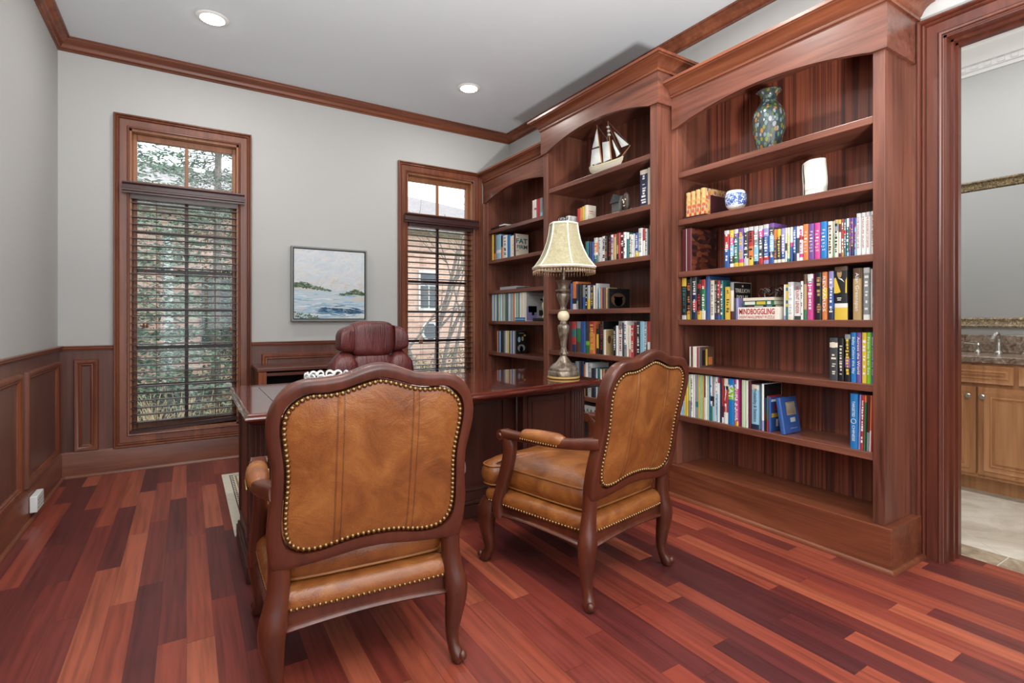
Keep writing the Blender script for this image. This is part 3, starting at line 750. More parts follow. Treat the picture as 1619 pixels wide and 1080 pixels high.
# bathroom
BX, BY0, BY1 = 4.75, -1.3, 2.9
struct('floor_tiled', MB().box(3.05, BX + .1, BY0, BY1, -.06, 0), 'stone_tile', smooth=0)
mb = MB()
for k in range(14): mb.box(3.052, 3.20, BY0 + k * .3 + .004, BY0 + (k + 1) * .3 - .002, 0, .0015)
struct('trim_8', mb, 'border_stone', smooth=0)
struct('wall_far', MB().box(BX, BX + .1, BY0, BY1, 0, H + .03), 'wall_paint', smooth=0)
struct('wall_far_left', MB().box(3.05, BX, BY1, BY1 + .1, 0, H + .03), 'wall_paint', smooth=0)
struct('wall_far_right', MB().box(3.05, BX, BY0 - .1, BY0, 0, H + .03), 'wall_paint', smooth=0)
struct('ceiling_far', MB().box(3.05, BX + .1, BY0, BY1, H + .03, H + .1), 'white_paint', smooth=0)
mb = MB().sweep([(3.05, BY0, 2.83), (BX, BY0, 2.83), (BX, BY1, 2.83), (3.05, BY1, 2.83)], (0, 0, 1),
    [(0, 0), (.012, 0), (.016, .02), (.03, .026), (.03, .06), (.05, .066), (.06, .09), (.09, .12), (.12, .14), (.13, .15), (.13, .165), (.15, .17), (.15, .22), (0, .22)], True)
for k in range(60): y = BY0 + .05 + k * .07; mb.box(BX - .042, BX - .028, y, y + .035, 2.862, 2.886)
struct('trim_9', mb, 'white_paint', smooth=40)
v = thing('vanity_cabinet', (4.22, .5, 0), 'light brown bathroom vanity with raised panel doors seen through the doorway', 'cabinet')
mb = MB().box(4.22, BX - .003, -.6, 1.75, .1, .82).box(4.30, BX - .003, -.6, 1.75, 0, .1)
mb.build('body', 'vanity_wood', v, smooth=0)
def rpanel(mb, y0, y1, z0, z1, x, t=.02):
    mb.box(x - t, x, y0, y1, z0, z1)
    i = .055 if z1 - z0 > .2 else .022
    P = [(x - t, y0 + i, z0 + i), (x - t, y0 + i, z1 - i), (x - t, y1 - i, z1 - i), (x - t, y1 - i, z0 + i)]
    mb.sweep(P, (-1, 0, 0), [(0, 0), (.004, .006), (.012, .006), (.016, 0)], True)
    mb.sweep(P, (-1, 0, 0), [(-.002, 0), (-.008, .001), (-.026, .008), (-.027, 0)], True)
    mb.box(x - t - .008, x - t, y0 + i + .026, y1 - i - .026, z0 + i + .026, z1 - i - .026)
for i, (a, b) in enumerate(((1.205, 1.60), (.80, 1.193), (.40, .79), (0, .39))):
    mb = MB(); rpanel(mb, a, b, .125, .672, 4.219); d = mb.build('door', 'vanity_wood', v, smooth=40)
    ky = a + .033 if i % 2 == 0 else b - .025
    MB().lathe([(.006, 0), (.006, .012), (.014, .016), (.016, .022), (.012, .027), (0, .029)], (0, 0, 0), 12).build('knob', 'chrome', d, world=False)
    k = d.children[0]; k.location = Vector((4.198, ky, .612)) - OFF[v.name]; k.rotation_euler = (0, R(-90), 0)
for a, b in ((1.03, 1.60), (.40, 1.0)):
    mb = MB(); rpanel(mb, a, b, .70, .80, 4.219); mb.build('drawer_front', 'vanity_wood', v, smooth=40)
solid('vanity_countertop', MB().box(4.195, BX - .001, -.62, 1.75, .8205, .862).box(BX - .022, BX - .001, -.62, 1.75, .862, .985), 'brown_granite', (4.47, .5, .82), 'brown speckled granite countertop with backsplash on the bathroom vanity', 'countertop', bevel=.005)
f = thing('faucet', (4.6, 1.2, .862), 'brushed nickel widespread faucet with two lever handles on granite', 'faucet')
mb = MB().lathe([(.027, 0), (.026, .01), (.017, .02), (.015, .06)], (4.6, 1.2, .863), 14).tube(catmull([(4.6, 1.2, .91), (4.598, 1.2, .965), (4.57, 1.2, 1.0), (4.52, 1.2, .99), (4.47, 1.2, .955)], 5), .0125, 10)
mb.build('spout', 'chrome', f)
for dy in (.11, -.13):
    mb = MB().lathe([(.024, 0), (.023, .01), (.012, .022), (.012, .045), (.017, .055), (.014, .068), (0, .072)], (4.61, 1.2 + dy, .863), 12)
    mb.tube([(4.61, 1.2 + dy, .92), (4.61, 1.2 + dy + (.075 if dy > 0 else -.075), .928)], [.007, .005], 8)
    mb.build('handle', 'chrome', f)
mr = thing('wall_mirror', (BX - .02, .6, 1.07), 'long gilt framed mirror over the bathroom vanity', 'mirror')
GF = [(0, 0), (0, .012), (.01, .02), (.02, .016), (.045, .022), (.058, .034), (.068, .03), (.068, 0)]
MB().sweep([(BX - .001, 1.72, 1.105), (BX - .001, 1.72, 2.0), (BX - .001, -.5, 2.0), (BX - .001, -.5, 1.105)][::-1], (-1, 0, 0), [(-a, b) for a, b in GF][::-1], True).build('frame', 'frame_gilt', mr, smooth=40)
MB().box(BX - .012, BX - .002, -.5, 1.72, 1.105, 2.0).build('glass', 'mirror_silver', mr, smooth=0)
# ------------------------------------------------------------------ ceiling lights
CANS = [(.14, 3.82), (1.99, 3.84), (.14, 1.7), (1.99, 1.7), (.14, -.5), (1.99, -.5)]
def can(x, y, z, label, grp='recessed ceiling lights'):
    t = thing('recessed_light', (x, y, z), label, 'ceiling light', group=grp)
    MB().lathe([(.066, -.002), (.07, -.008), (.088, -.006), (.094, -.001), (.094, 0), (.066, 0)], (x, y, z), 40, cap=False).build('trim_ring', 'white_paint', t, smooth=50)
    MB().lathe([(.067, -.004), (.06, -.012), (.035, -.02), (0, -.023)], (x, y, z), 32).build('lens', 'lamp_lens', t)
can(*CANS[0], H, 'round recessed ceiling light above the window by the wainscot corner')
can(*CANS[1], H, 'round recessed ceiling light in front of the corner bookcase')
for i, c in enumerate(CANS[2:]): can(*c, H, ('round recessed ceiling light over the armchair with its back in front of the bowl', 'round recessed ceiling light over the armchair by the bookcases', 'round recessed ceiling light behind the camera by the wainscot wall', 'round recessed ceiling light behind the camera by the doorway')[i])
can(3.9, .9, H + .03, 'round recessed light in the bathroom ceiling near the doorway')
can(3.9, -.4, H + .03, 'round recessed light in the bathroom ceiling away from the mirror end')
can(3.9, 2.1, H + .03, 'round recessed light in the bathroom ceiling by its far wall')
# outlet box low on the wainscot wall beside the floor
o = solid('outlet_box', MB().box(xw + .0175, xw + .05, 3.745, 3.90, .048, .136), 'white_plastic', (xw + .03, 3.82, .048), 'white surface outlet box low on the wainscot wall beside the floor', 'outlet', bevel=.004)
mb = MB()
for k in range(6):
    for j in range(3): mb.box(xw + .049, xw + .0512, 3.762 + k * .022, 3.772 + k * .022, .066 + j * .02, .074 + j * .02)
mb.build('outlet_slots', plain('outlet_grey', srgb(150, 152, 150), .5), o, smooth=0)
# ------------------------------------------------------------------ outdoors
stone('mulch', [(.3, srgb(58, 48, 40)), (.5, srgb(96, 84, 70)), (.7, srgb(128, 116, 98))], 20, .95)
stone('lawn_grass', [(.3, srgb(92, 112, 62)), (.5, srgb(126, 148, 86)), (.7, srgb(150, 168, 106))], 12, .95)
stone('bark', [(.3, srgb(92, 84, 78)), (.6, srgb(138, 128, 120))], 12, .9)
stone('dry_twig', [(.3, srgb(150, 128, 96)), (.6, srgb(190, 168, 130))], 12, .9)
stone('roof_shingle', [(.3, srgb(118, 112, 110)), (.6, srgb(156, 150, 148))], 9, .9)
stone('wall_block', [(.3, srgb(74, 72, 70)), (.6, srgb(112, 108, 104))], 6, .9)
plain('dark_pane', srgb(78, 86, 92), .15)
for nm, cc in (('needles_dark', (52, 74, 62)), ('needles_mid', (86, 114, 95)), ('needles_light', (122, 146, 120))): plain(nm, srgb(*cc), .9)
def brick_mat():
    m, nt, p = base('brick_wall'); t = nt.nodes.new('ShaderNodeTexCoord'); mp = nt.nodes.new('ShaderNodeMapping')
    mp.inputs['Rotation'].default_value = (R(90), 0, 0); nt.links.new(t.outputs['Object'], mp.inputs[0])
    b = nt.nodes.new('ShaderNodeTexBrick'); b.inputs['Scale'].default_value = 1; b.inputs['Brick Width'].default_value = .21; b.inputs['Row Height'].default_value = .072
    b.inputs['Mortar Size'].default_value = .006; b.inputs['Color1'].default_value = srgb(224, 184, 166); b.inputs['Color2'].default_value = srgb(204, 160, 142); b.inputs['Mortar'].default_value = srgb(214, 200, 190)
    nt.links.new(mp.outputs[0], b.inputs['Vector']); nt.links.new(b.outputs['Color'], p.inputs['Base Color']); setp(p, .9)
brick_mat()
struct('ground', MB().box(-14, 20, YB + .15, 40, -.5, -.35), 'lawn_grass', smooth=0)
mb = MB().grid([[(x, y, -.33 + .18 * math.sin((y - 4.9) * .7) * (1 if y < 9 else .4) + .03 * math.sin(x * 3 + y)) for x in [-6 + k * .5 for k in range(19)]] for y in [4.95 + j * .4 for j in range(14)]])
struct('ground_soil', mb, 'mulch')
solid('garden_wall', MB().box(-6, 1.6, 8.0, 8.3, -.4, .12).box(-6.05, 1.65, 7.97, 8.33, .12, .17), 'wall_block', (-2, 8.15, -.4), 'low grey block garden wall crossing the yard below the spruces', 'wall', smooth=0)
hs = thing('brick_house', (4, 12, -.35), 'salmon brick house with shingled gable across the yard', 'house')
mb = MB().box(-5, 10.5, 12, 20, -.35, 3.32)
mb.build('brick_walls', 'brick_wall', hs, smooth=0)
E0, E1, RX, RZ = (-6, 11.55, 3.3), (11.0, 11.55, 3.3), 6.1, 5.05
mb = MB().add([E0, E1, (RX, 16, RZ), (-6, 16, RZ), (11.0, 20.4, 3.3), (-6, 20.4, 3.3), (-6, 11.55, 3.16), (11.0, 11.55, 3.16), (11.0, 20.4, 3.16), (-6, 20.4, 3.16)],
    [(0, 1, 2, 3), (1, 4, 2), (4, 5, 3, 2), (0, 3, 5), (6, 7, 1, 0), (7, 8, 4, 1), (8, 9, 5, 4), (9, 6, 0, 5), (6, 9, 8, 7)])
mb.build('roof', 'roof_shingle', hs, smooth=0)
mb = MB().box(4.82, 5.34, 11.95, 12.02, 1.3, 2.28); w = mb.build('window_frame', 'white_paint', hs, smooth=0)
mb = MB()
for a, b, c, d in ((4.87, 5.29, 1.95, 2.22), (4.87, 5.06, 1.36, 1.9), (5.1, 5.29, 1.36, 1.9)): mb.box(a, b, 11.93, 11.95, c, d)
mb.build('window_panes', 'dark_pane', w, smooth=0)
def octo(r): return [(5.12 + r * math.cos(R(22.5 + 45 * k)), .78 + 1.15 * r * math.sin(R(22.5 + 45 * k))) for k in range(8)]
ow = MB().prism(octo(.24), lambda a, b, h: (a, h, b), 11.94, 12.02).build('octagon_window_frame', 'white_paint', hs, smooth=0)
MB().prism(octo(.18), lambda a, b, h: (a, h, b), 11.92, 11.94).build('octagon_pane', 'dark_pane', ow, smooth=0)
MB().box(-.36, -.22, 11.8, 12.0, -.35, 2.8).build('white_column', 'white_paint', hs, smooth=0)
MB().box(.25, .95, 11.94, 12.02, .5, 1.9).build('wall_window', 'dark_pane', hs, smooth=0)
def spruce(x, y, z0, h, rad, seed, label, dens=1.0):
    rnd = random.Random(seed); t = thing('spruce_tree', (x, y, z0), label, 'tree', group='trees in the yard')
    MB().tube([(x, y, z0), (x + .04, y, z0 + h * .5), (x, y, z0 + h)], [.08, .05, .012], 9).build('trunk', 'bark', t)
    br = MB(); lf = MB(); n = int(260 * dens); G = rnd.gauss
    for i in range(n):
        f = (i + rnd.random()) / n; z = z0 + .3 + (h - .35) * f; L = rad * (1 - f) ** .7 * rnd.uniform(.7, 1.08) + .1
        a = rnd.uniform(0, 2 * math.pi); dr = rnd.uniform(.0, .28); ca, sa = math.cos(a), math.sin(a)
        br.tube([(x, y, z)] + [(x + L * k / 3 * ca, y + L * k / 3 * sa, z - dr * L * (k / 3) ** 1.3) for k in (1, 2, 3)], [.010, .007, .005, .002], 4)
        for k in range(int(130 * L + 24)):
            s = rnd.uniform(.15, 1.03) ; side = G(0, .16 * L + .05) * (1.15 - s * .6)
            cx_, cy_, cz_ = x + L * s * ca - side * sa, y + L * s * sa + side * ca, z - dr * L * s ** 1.3 + G(0, .03) - abs(side) * .2
            dx, dy, dz = ca + G(0, .5) - sa * side * 4, sa + G(0, .5) + ca * side * 4, G(-.1, .3); q = rnd.uniform(.03, .065) / (math.sqrt(dx * dx + dy * dy + dz * dz) + .01)
            d = Vector((dx * q, dy * q, dz * q)); w_ = d.cross(Vector((G(0, 1), G(0, 1), G(0, 1)))); w_ = w_ * (rnd.uniform(.009, .016) / (w_.length + 1e-6)); c = Vector((cx_, cy_, cz_))
            lf.add([c - d * .5, c + w_, c + d, c - w_], [(0, 1, 2, 3)], rnd.choice((0, 1, 1, 2, 2)))
    br.build('branches', 'bark', t)
    lf.build('foliage', ['needles_dark', 'needles_mid', 'needles_light'], t, smooth=0)
spruce(-1.0, 7.4, -.35, 8.2, 1.4, 1, 'tall blue green spruce standing just outside the window by the wainscot corner')
spruce(.42, 10.2, -.35, 8.6, 1.25, 2, 'paler spruce standing further back behind the tall spruce', .9)
spruce(-2.9, 10.0, -.35, 7.5, 1.5, 3, 'broad spruce in the yard beside the tall spruce, hidden by wall', .6)
def bare(x, y, seed, label, stems):
    rnd = random.Random(seed); t = thing('bare_tree', (x, y, -.35), label, 'tree', group='trees in the yard'); mb = MB()
    def grow(p, d, L, r, lev):
        P = [p]; q = p; dd = d
        for k in range(4):
            dd = (dd + Vector((rnd.gauss(0, .12), rnd.gauss(0, .12), rnd.gauss(.03, .06)))).normalized(); q = q + dd * L / 4; P.append(q)
        mb.tube(P, [r, r * .9, r * .8, r * .7, r * .58], 5 if lev else 7)
        if lev < 3:
            for k in range(3 if lev < 2 else 2):
                b = P[rnd.choice((2, 3, 4))]; e = (dd + Vector((rnd.gauss(0, .5), rnd.gauss(0, .4), rnd.gauss(.1, .3)))).normalized()
                grow(b, e, L * rnd.uniform(.45, .7), r * .5, lev + 1)
    for dx, dz, L in stems: grow(Vector((x, y, -.4)), Vector((dx, .05, dz)).normalized(), L, .042, 0)
    mb.build('trunks_and_twigs', 'bark', t)
bare(3.2, 7.4, 4, 'leafless multi stem tree outside the window beside the bookcase', [(.12, 1, 2.7), (.5, 1, 2.6), (-.25, 1, 2.2)])
bare(4.5, 9.5, 9, 'taller leafless tree beyond, near the brick house', [(.3, 1, 3.0)])
mb = MB(); rnd = random.Random(3)
for k in range(260):
    x = rnd.choice((rnd.uniform(-.6, -.1), rnd.uniform(-.6, .6), rnd.uniform(2.4, 4.4))); y = rnd.uniform(5.3, 6.6) if x < 1 else rnd.uniform(6, 9)
    mb.tube([(x, y, -.35), (x + rnd.gauss(0, .04), y, -.05), (x + rnd.gauss(0, .14), y + rnd.gauss(0, .1), rnd.uniform(.05, .42))], [.006, .004, .002], 4)
o = mb.build('dry_grass', 'dry_twig'); tag(o, 'tan dried stalks growing in the bed below both windows', 'plants', kind='stuff')
def shrub(x, y, r, seed, label):
    rnd = random.Random(seed); mb = MB()
    for k in range(900):
        a, b = rnd.uniform(0, 6.283), math.acos(rnd.uniform(-.2, 1)); q = r * rnd.uniform(.5, 1) ** .5
        c = Vector((x + q * 1.3 * math.sin(b) * math.cos(a), y + q * math.sin(b) * math.sin(a), -.3 + q * 1.05 * math.cos(b)))
        d = Vector((rnd.gauss(0, 1), rnd.gauss(0, 1), rnd.gauss(0, 1))).normalized() * .05; w_ = d.orthogonal().normalized() * .02
        mb.add([c - d, c + w_, c + d, c - w_], [(0, 1, 2, 3)], rnd.choice((0, 1, 1)))
    o = mb.build('shrub', [plain('leaf_olive', srgb(92, 98, 70), .9), plain('leaf_tan', srgb(132, 118, 88), .9)], smooth=0)
    mb2 = MB()
    for k in range(7): mb2.tube([(x, y, -.4), (x + rnd.gauss(0, .2), y + rnd.gauss(0, .1), r * .6 - .3)], [.012, .004], 5)
    mb2.build('stems', 'bark', o, world=False); tag(o, label, 'shrub', 'shrubs in the yard')
shrub(3.5, 10.3, .75, 1, 'low olive shrub in front of the brick house')
shrub(5.4, 10.8, .8, 2, 'low olive shrub by the brick house, beyond the leafless trees')
shrub(.55, 7.2, .5, 3, 'small tan shrub before the garden wall')
# ------------------------------------------------------------------ built-in bookcases
BCROWN = [(0, 0), (.010, 0), (.012, .008), (.010, .016), (.016, .02), (.022, .034), (.034, .05), (.050, .06), (.066, .064), (.068, .07), (.08, .07), (.08, .086), (0, .086)]
XB = 2.872
SH = {}
def bookcase(nm, y0, y1, yi0, yi1, xf, zh, zt, arch0, sag, shelves, label, ends, head_over=.0):
    t = thing('bookcase', (2.7, (y0 + y1) / 2, 0), label, 'bookcase', group='built-in bookcases'); SH[nm] = (xf, dict(enumerate(shelves, 1)))
    e0, e1, p0, p1 = ends                                        # how far the plinth and head stand out at each end
    for a, b in ((y0, yi0), (yi1, y1)):
        MB().box(xf, XB, a, b, .1935, zt - .031 if nm == 'M' else 2.424).build('side_panel', 'shelf_wood_Z', t, smooth=0, bevel=.002)
    if nm != 'M':
        for a, b in ((y0, yi0) if nm == 'R' else (y0 + .0155, yi0), (yi1, y1 - .0165) if nm == 'R' else (yi1, y1)): MB().box(xf, XB, a, b, 2.4242, zt - .031).build('side_panel_top', 'shelf_wood_Z', t, smooth=0)
    mb = MB()
    for y in (yi0 + .0008, yi1 - .0026):
        for x in (xf + .045, XB - .06): mb.box(x, x + .012, y, y + .0018, .2, arch0 - .02)
    mb.build('shelf_pin_strips', 'panel_wood_Z', t, smooth=0)
    if nm == 'L': MB().box(2.5475, 2.61, y1 + .0005, YB - .0335, .194, zh).build('scribe_strip', 'shelf_wood_Z', t, smooth=0)
    if p0 > 0: MB().box(XB - .022, XB, 1.0285, y0 - .0004, .194, zh - .002).build('scribe_strip', 'shelf_wood_Z', t, smooth=0)
    MB().box(XB - .012, XB, yi0, yi1, .1935, zt - .03).build('back_panel', 'striped_wood' if nm == 'R' else 'shelf_stripe', t, smooth=0)
    MB().box(xf + .02, XB - .012, yi0, yi1, zt - .03, zt - .012).build('top_panel', 'shelf_wood_Y', t, smooth=0)
    for z in shelves:
        MB().box(xf + .006, XB - .0125, yi0 + .001, yi1 - .001, z - .034, z).build('shelf', 'shelf_wood_Y', t, smooth=0, bevel=.003)
    # arched header board with a projecting box behind it
    n = 28; yc, hw = (yi0 + yi1) / 2, (yi1 - yi0) / 2
    P = [(y0 - e0, zh), (yi0, arch0)] if abs(zh - arch0) > .02 else [(y0 - e0, zh)]
    P = [(y0 - e0, zh)] + [(yc + hw * s, arch0 + sag * (1 - s * s)) for s in (-1 + 2 * k / n for k in range(n + 1))] + [(y1 + e1, zh), (y1 + e1, zt), (y0 - e0, zt)]
    mb = MB(); xo = xf - .016
    mb.grid([[(x, a, b) for a, b in P] for x in (xo, xf + .012)], cu=True)
    k = len(P); 
    for x in (xo, xf + .012):
        vs = [(x, a, b) for a, b in P]; fs = []
        top = k - 2
        for i in range(1, n + 1): pass
        strip = [(x, a, b) for a, b in P[:n + 3]]; tops = [(x, a, zt) for a, b in P[:n + 3]]
        mb.grid([strip, tops])
    mb.build('arched_header', 'shelf_wood_Y', t, smooth=25)
    for y, e in ((y0, e0), (y1, e1)):
        if e > 0:
            a, b = (y - e, y) if y == y0 else (y, y + e)
            MB().box(xf + .0125, XB, a, b, zh, zt).build('header_return', 'shelf_wood_Y', t, smooth=0)
    MB().box(xf - .016, XB, y0 - e0, y1 + e1, zt, zt + .006).build('cap_board', 'shelf_wood_Y', t, smooth=0)
    P = []
    if e0 > 0: P.append((XB, y0 - e0, zt - .014))
    P += [(xo, y0 - e0, zt - .014), (xo, y1 + e1, zt - .014)]
    if e1 > 0: P.append((XB, y1 + e1, zt - .014))
    MB().sweep(P, (0, 0, 1), BCROWN).build('crown_moulding', 'mahogany_Y', t, smooth=40)
    xb = xf - .024; a, b = y0 - p0, y1 + p1
    pl = MB().box(xb, XB, a, b, 0, .193).build('plinth', 'mahogany_Y', t, smooth=0, bevel=.003)
    P = []
    if p0 > 0: P.append((XB, a, 0))
    P += [(xb, a, 0), (xb, b, 0)]
    if p1 > 0: P.append((XB, b, 0))
    MB().sweep(P, (0, 0, 1), SHOE).build('shoe_moulding', 'mahogany_Y', pl, smooth=40)
    return t
m = wood('shelf_stripe', srgb(84, 46, 37), srgb(150, 92, 71), srgb(128, 76, 59), 'Z', .36, .25, 40, 16)
bookcase('R', 1.047, 2.224, 1.095, 2.176, 2.58, 2.276, 2.488, 2.278, .077, (2.003, 1.71, 1.388, 1.093, .805, .50), 'built-in bookcase beside the doorway, holding the speckled vase and school books', (.014, -.0155, .034, -.001))
bookcase('M', 2.226, 3.432, 2.287, 3.372, 2.459, 2.425, 2.632, 2.428, .084, (2.137, 1.82, 1.50, 1.168, .845, .53), 'tallest deepest bookcase holding the model ship, behind the lamp', (.016, .016, 0, 0))
bookcase('L', 3.434, 4.617, 3.46, 4.555, 2.572, 2.268, 2.49, 2.27, .077, (1.98, 1.68, 1.376, 1.075, .768), 'bookcase in the corner beside a window, holding the record sleeves', (-.0155, 0.002, -.001, 0))
# ------------------------------------------------------------------ books, cases, records
WORDS = {'R1': 'top shelf of doorway bookcase', 'R2': 'second shelf of doorway bookcase', 'R3': 'third shelf of doorway bookcase', 'R4': 'fourth shelf of doorway bookcase', 'R5': 'fifth shelf of doorway bookcase', 'R6': 'lowest filled shelf of doorway bookcase',
         'M2': 'second shelf of tallest bookcase', 'M3': 'third shelf of tallest bookcase', 'M4': 'fourth shelf of tallest bookcase', 'M5': 'fifth shelf of tallest bookcase', 'M6': 'sixth shelf of tallest bookcase',
         'L1': 'top shelf of corner bookcase', 'L2': 'second shelf of corner bookcase', 'L4': 'fourth shelf of corner bookcase', 'L5': 'fifth shelf of corner bookcase'}
FACE = {'R3': 2.605, 'R4': 2.605, 'R5': 2.598, 'R6': 2.598, 'M2': 2.53, 'M3': 2.475, 'M4': 2.475, 'M5': 2.475, 'M6': 2.475, 'L1': 2.59, 'L2': 2.59, 'L4': 2.595, 'L5': 2.6}
ORD = 'first second third fourth fifth sixth seventh eighth ninth tenth eleventh twelfth thirteenth fourteenth fifteenth sixteenth seventeenth eighteenth nineteenth twentieth'.split()
def ordw(i): return ORD[i] if i < 20 else ('twenty ' + ORD[i - 20])
CNAME = dict(w='white', e='cream', k='black', n='navy', b='blue', B='bright blue', c='pale blue', t='teal', g='green', y='yellow', o='orange', r='red', d='maroon', a='grey', h='light grey', x='brown', z='tan', q='dark grey', i='pale green')
GROUPS = dict(b='books on the shelves', d='film cases on the shelves', c='disc cases on the shelves', l='records on the corner bookcase', m='folders and magazines on the lowest filled shelf')
def bands(s): return [(s[i], int(s[i + 1])) for i in range(0, len(s), 2)]
TMAX = {'SAT': (.34, .82)}
def make_book(kind, y0, y1, h, bnd, xs, z, depth, label, group, extra='', front=None, lean=0, ret_local=False):
    """y0 > y1; spine towards -X at xs; local origin at the base of the spine"""
    w = y0 - y1 - .0006; B = bands(bnd); tot = sum(q for _, q in B); cols = sorted(set(c for c, _ in B)); hw = w / 2
    board = min(.0025, w * .25) if kind == 'b' else w / 2
    mb = MB(); main = max(B, key=lambda q: q[1])[0]
    r = min(.004, w * .3)                            # rounded spine, cut into its colour bands
    prof = [(r * 1.6, -hw), (r * .5, -hw + r * .45), (0, -hw + r * 1.3), (0, hw - r * 1.3), (r * .5, hw - r * .45), (r * 1.6, hw)]
    if kind == 'b':
        prof = prof + [(board * .9 + r, hw - board), (board * .9 + r, -hw + board)]
    else: prof = prof + [(depth, hw), (depth, -hw)]
    zz = 0
    for c, q in B:
        z1 = zz + h * q / tot
        mb.grid([[(x, y, k) for x, y in prof] for k in (zz, z1)], cols.index(c), cu=True, cap0=(zz == 0), cap1=(z1 > h - 1e-5)); zz = z1
    if kind == 'b':
        mi = cols.index(main)
        for a, b in ((-hw, -hw + board), (hw - board, hw)): mb.box(r * 1.55, depth, a, b, 0, h, mi)
    o = mb.build({'b': 'book', 'd': 'film_case', 'c': 'disc_case', 'l': 'record_sleeve', 'm': 'folder'}[kind], ['cover_' + c for c in cols], smooth=40)
    o.location = (xs, (y0 + y1) / 2, z)
    tag(o, label, {'b': 'book', 'd': 'film case', 'c': 'disc case', 'l': 'record', 'm': 'folder'}[kind], group)
    if lean: o.rotation_euler = (lean, 0, 0); o.location.z += abs(math.sin(lean)) * hw
    if kind == 'b' and w > 2 * board + .002:
        MB().box(board * .9 + r + .0004, depth - .004, -hw + board + .0003, hw - board - .0003, .003, h - .003).build('pages', 'page_edge', o, smooth=0, world=False)
    if extra.startswith('T:'):
        _, tx, c = extra.split(':'); mb = MB(); f = .76
        if '   ' in tx:
            for k, q in enumerate(tx.split('   ')): put_text(mb, q, (-.0004, 0, h * (.72 - .44 * k)), h * .29, w * .34, 'spine')
        elif tx in TMAX: put_text(mb, tx, (-.0004, 0, h * .72), h * .30, w * .8, 'spine')
        elif tx == 'FRIENDS':
            for k, ch in enumerate(tx):
                put_text(mb, ch, (-.0004, (k % 2 - .5) * w * .12, h * (.77 - k * .088)), h * .04, w * .46, 'spine')
        else:
            asp = text_mesh(tx)[2]; ln = h * (.46 if bnd[0] == 'w' and 'O' in tx and kind == 'b' and h > .2 else .74); ht = min(w * (.36 if bnd[0] == 'w' else .55), ln / asp * 1.3)
            put_text(mb, tx, (-.0004, 0, h * .54), ln, ht, 'spine')
        mb.build('spine_title', 'cover_' + c, o, smooth=0, world=False)
    elif extra and extra in PAL:
        mb = MB(); rn = random.Random(int(y0 * 1e4)); p = h * .9
        while p > h * .16:
            l = rn.uniform(.004, .013); s = rn.uniform(.16, .36) * w
            if rn.random() < .8: mb.box(-.0006, .0004, -s, s * rn.uniform(.3, 1), p - l, p)
            p -= l + rn.uniform(.002, .008)
        mb.build('spine_lettering', 'cover_' + extra, o, smooth=0, world=False)
    if front:
        bg, fn = front; yy = -hw - .0007
        fc = MB().box(.006, depth - .004, yy, yy + .0009, .003, h - .003).build('front_cover', bg, o, smooth=0, world=False)
        fn(o, fc, depth, h, yy)
    return o
def fr_none(o, fc, d, h, y): pass
def fr_text(lines, col):
    def f(o, fc, d, h, y):
        mb = MB()
        for tx, cx, cz, ln, ht in lines: put_text(mb, tx, (d * cx, y - .0004, h * cz), d * ln, h * ht, 'side')
        mb.build('cover_title', col, fc, smooth=0, world=False)
    return f
def fr_patch(rects):
    def f(o, fc, d, h, y):
        mb = MB(); cs = sorted(set(q[4] for q in rects))
        for a, b, c, e, k in rects: mb.box(d * a, d * b, y - .0006, y + .0002, h * c, h * e, cs.index(k))
        mb.build('cover_picture', ['cover_' + c for c in cs], fc, smooth=0, world=False)
    return f
def fr_blobs(items):
    def f(o, fc, d, h, y):
        mb = MB(); cs = sorted(set(q[4] for q in items))
        for cx, cz, rx, rz, k in items:
            mb.prism([(d * cx + d * rx * math.cos(t), h * cz + h * rz * math.sin(t)) for t in (6.2832 * j / 16 for j in range(16))], lambda a, b, q: (a, q, b), y - .0006, y + .0002, cs.index(k)) if True else 0
        mb.build('cover_picture', ['cover_' + c for c in cs], fc, smooth=0, world=False)
    return f
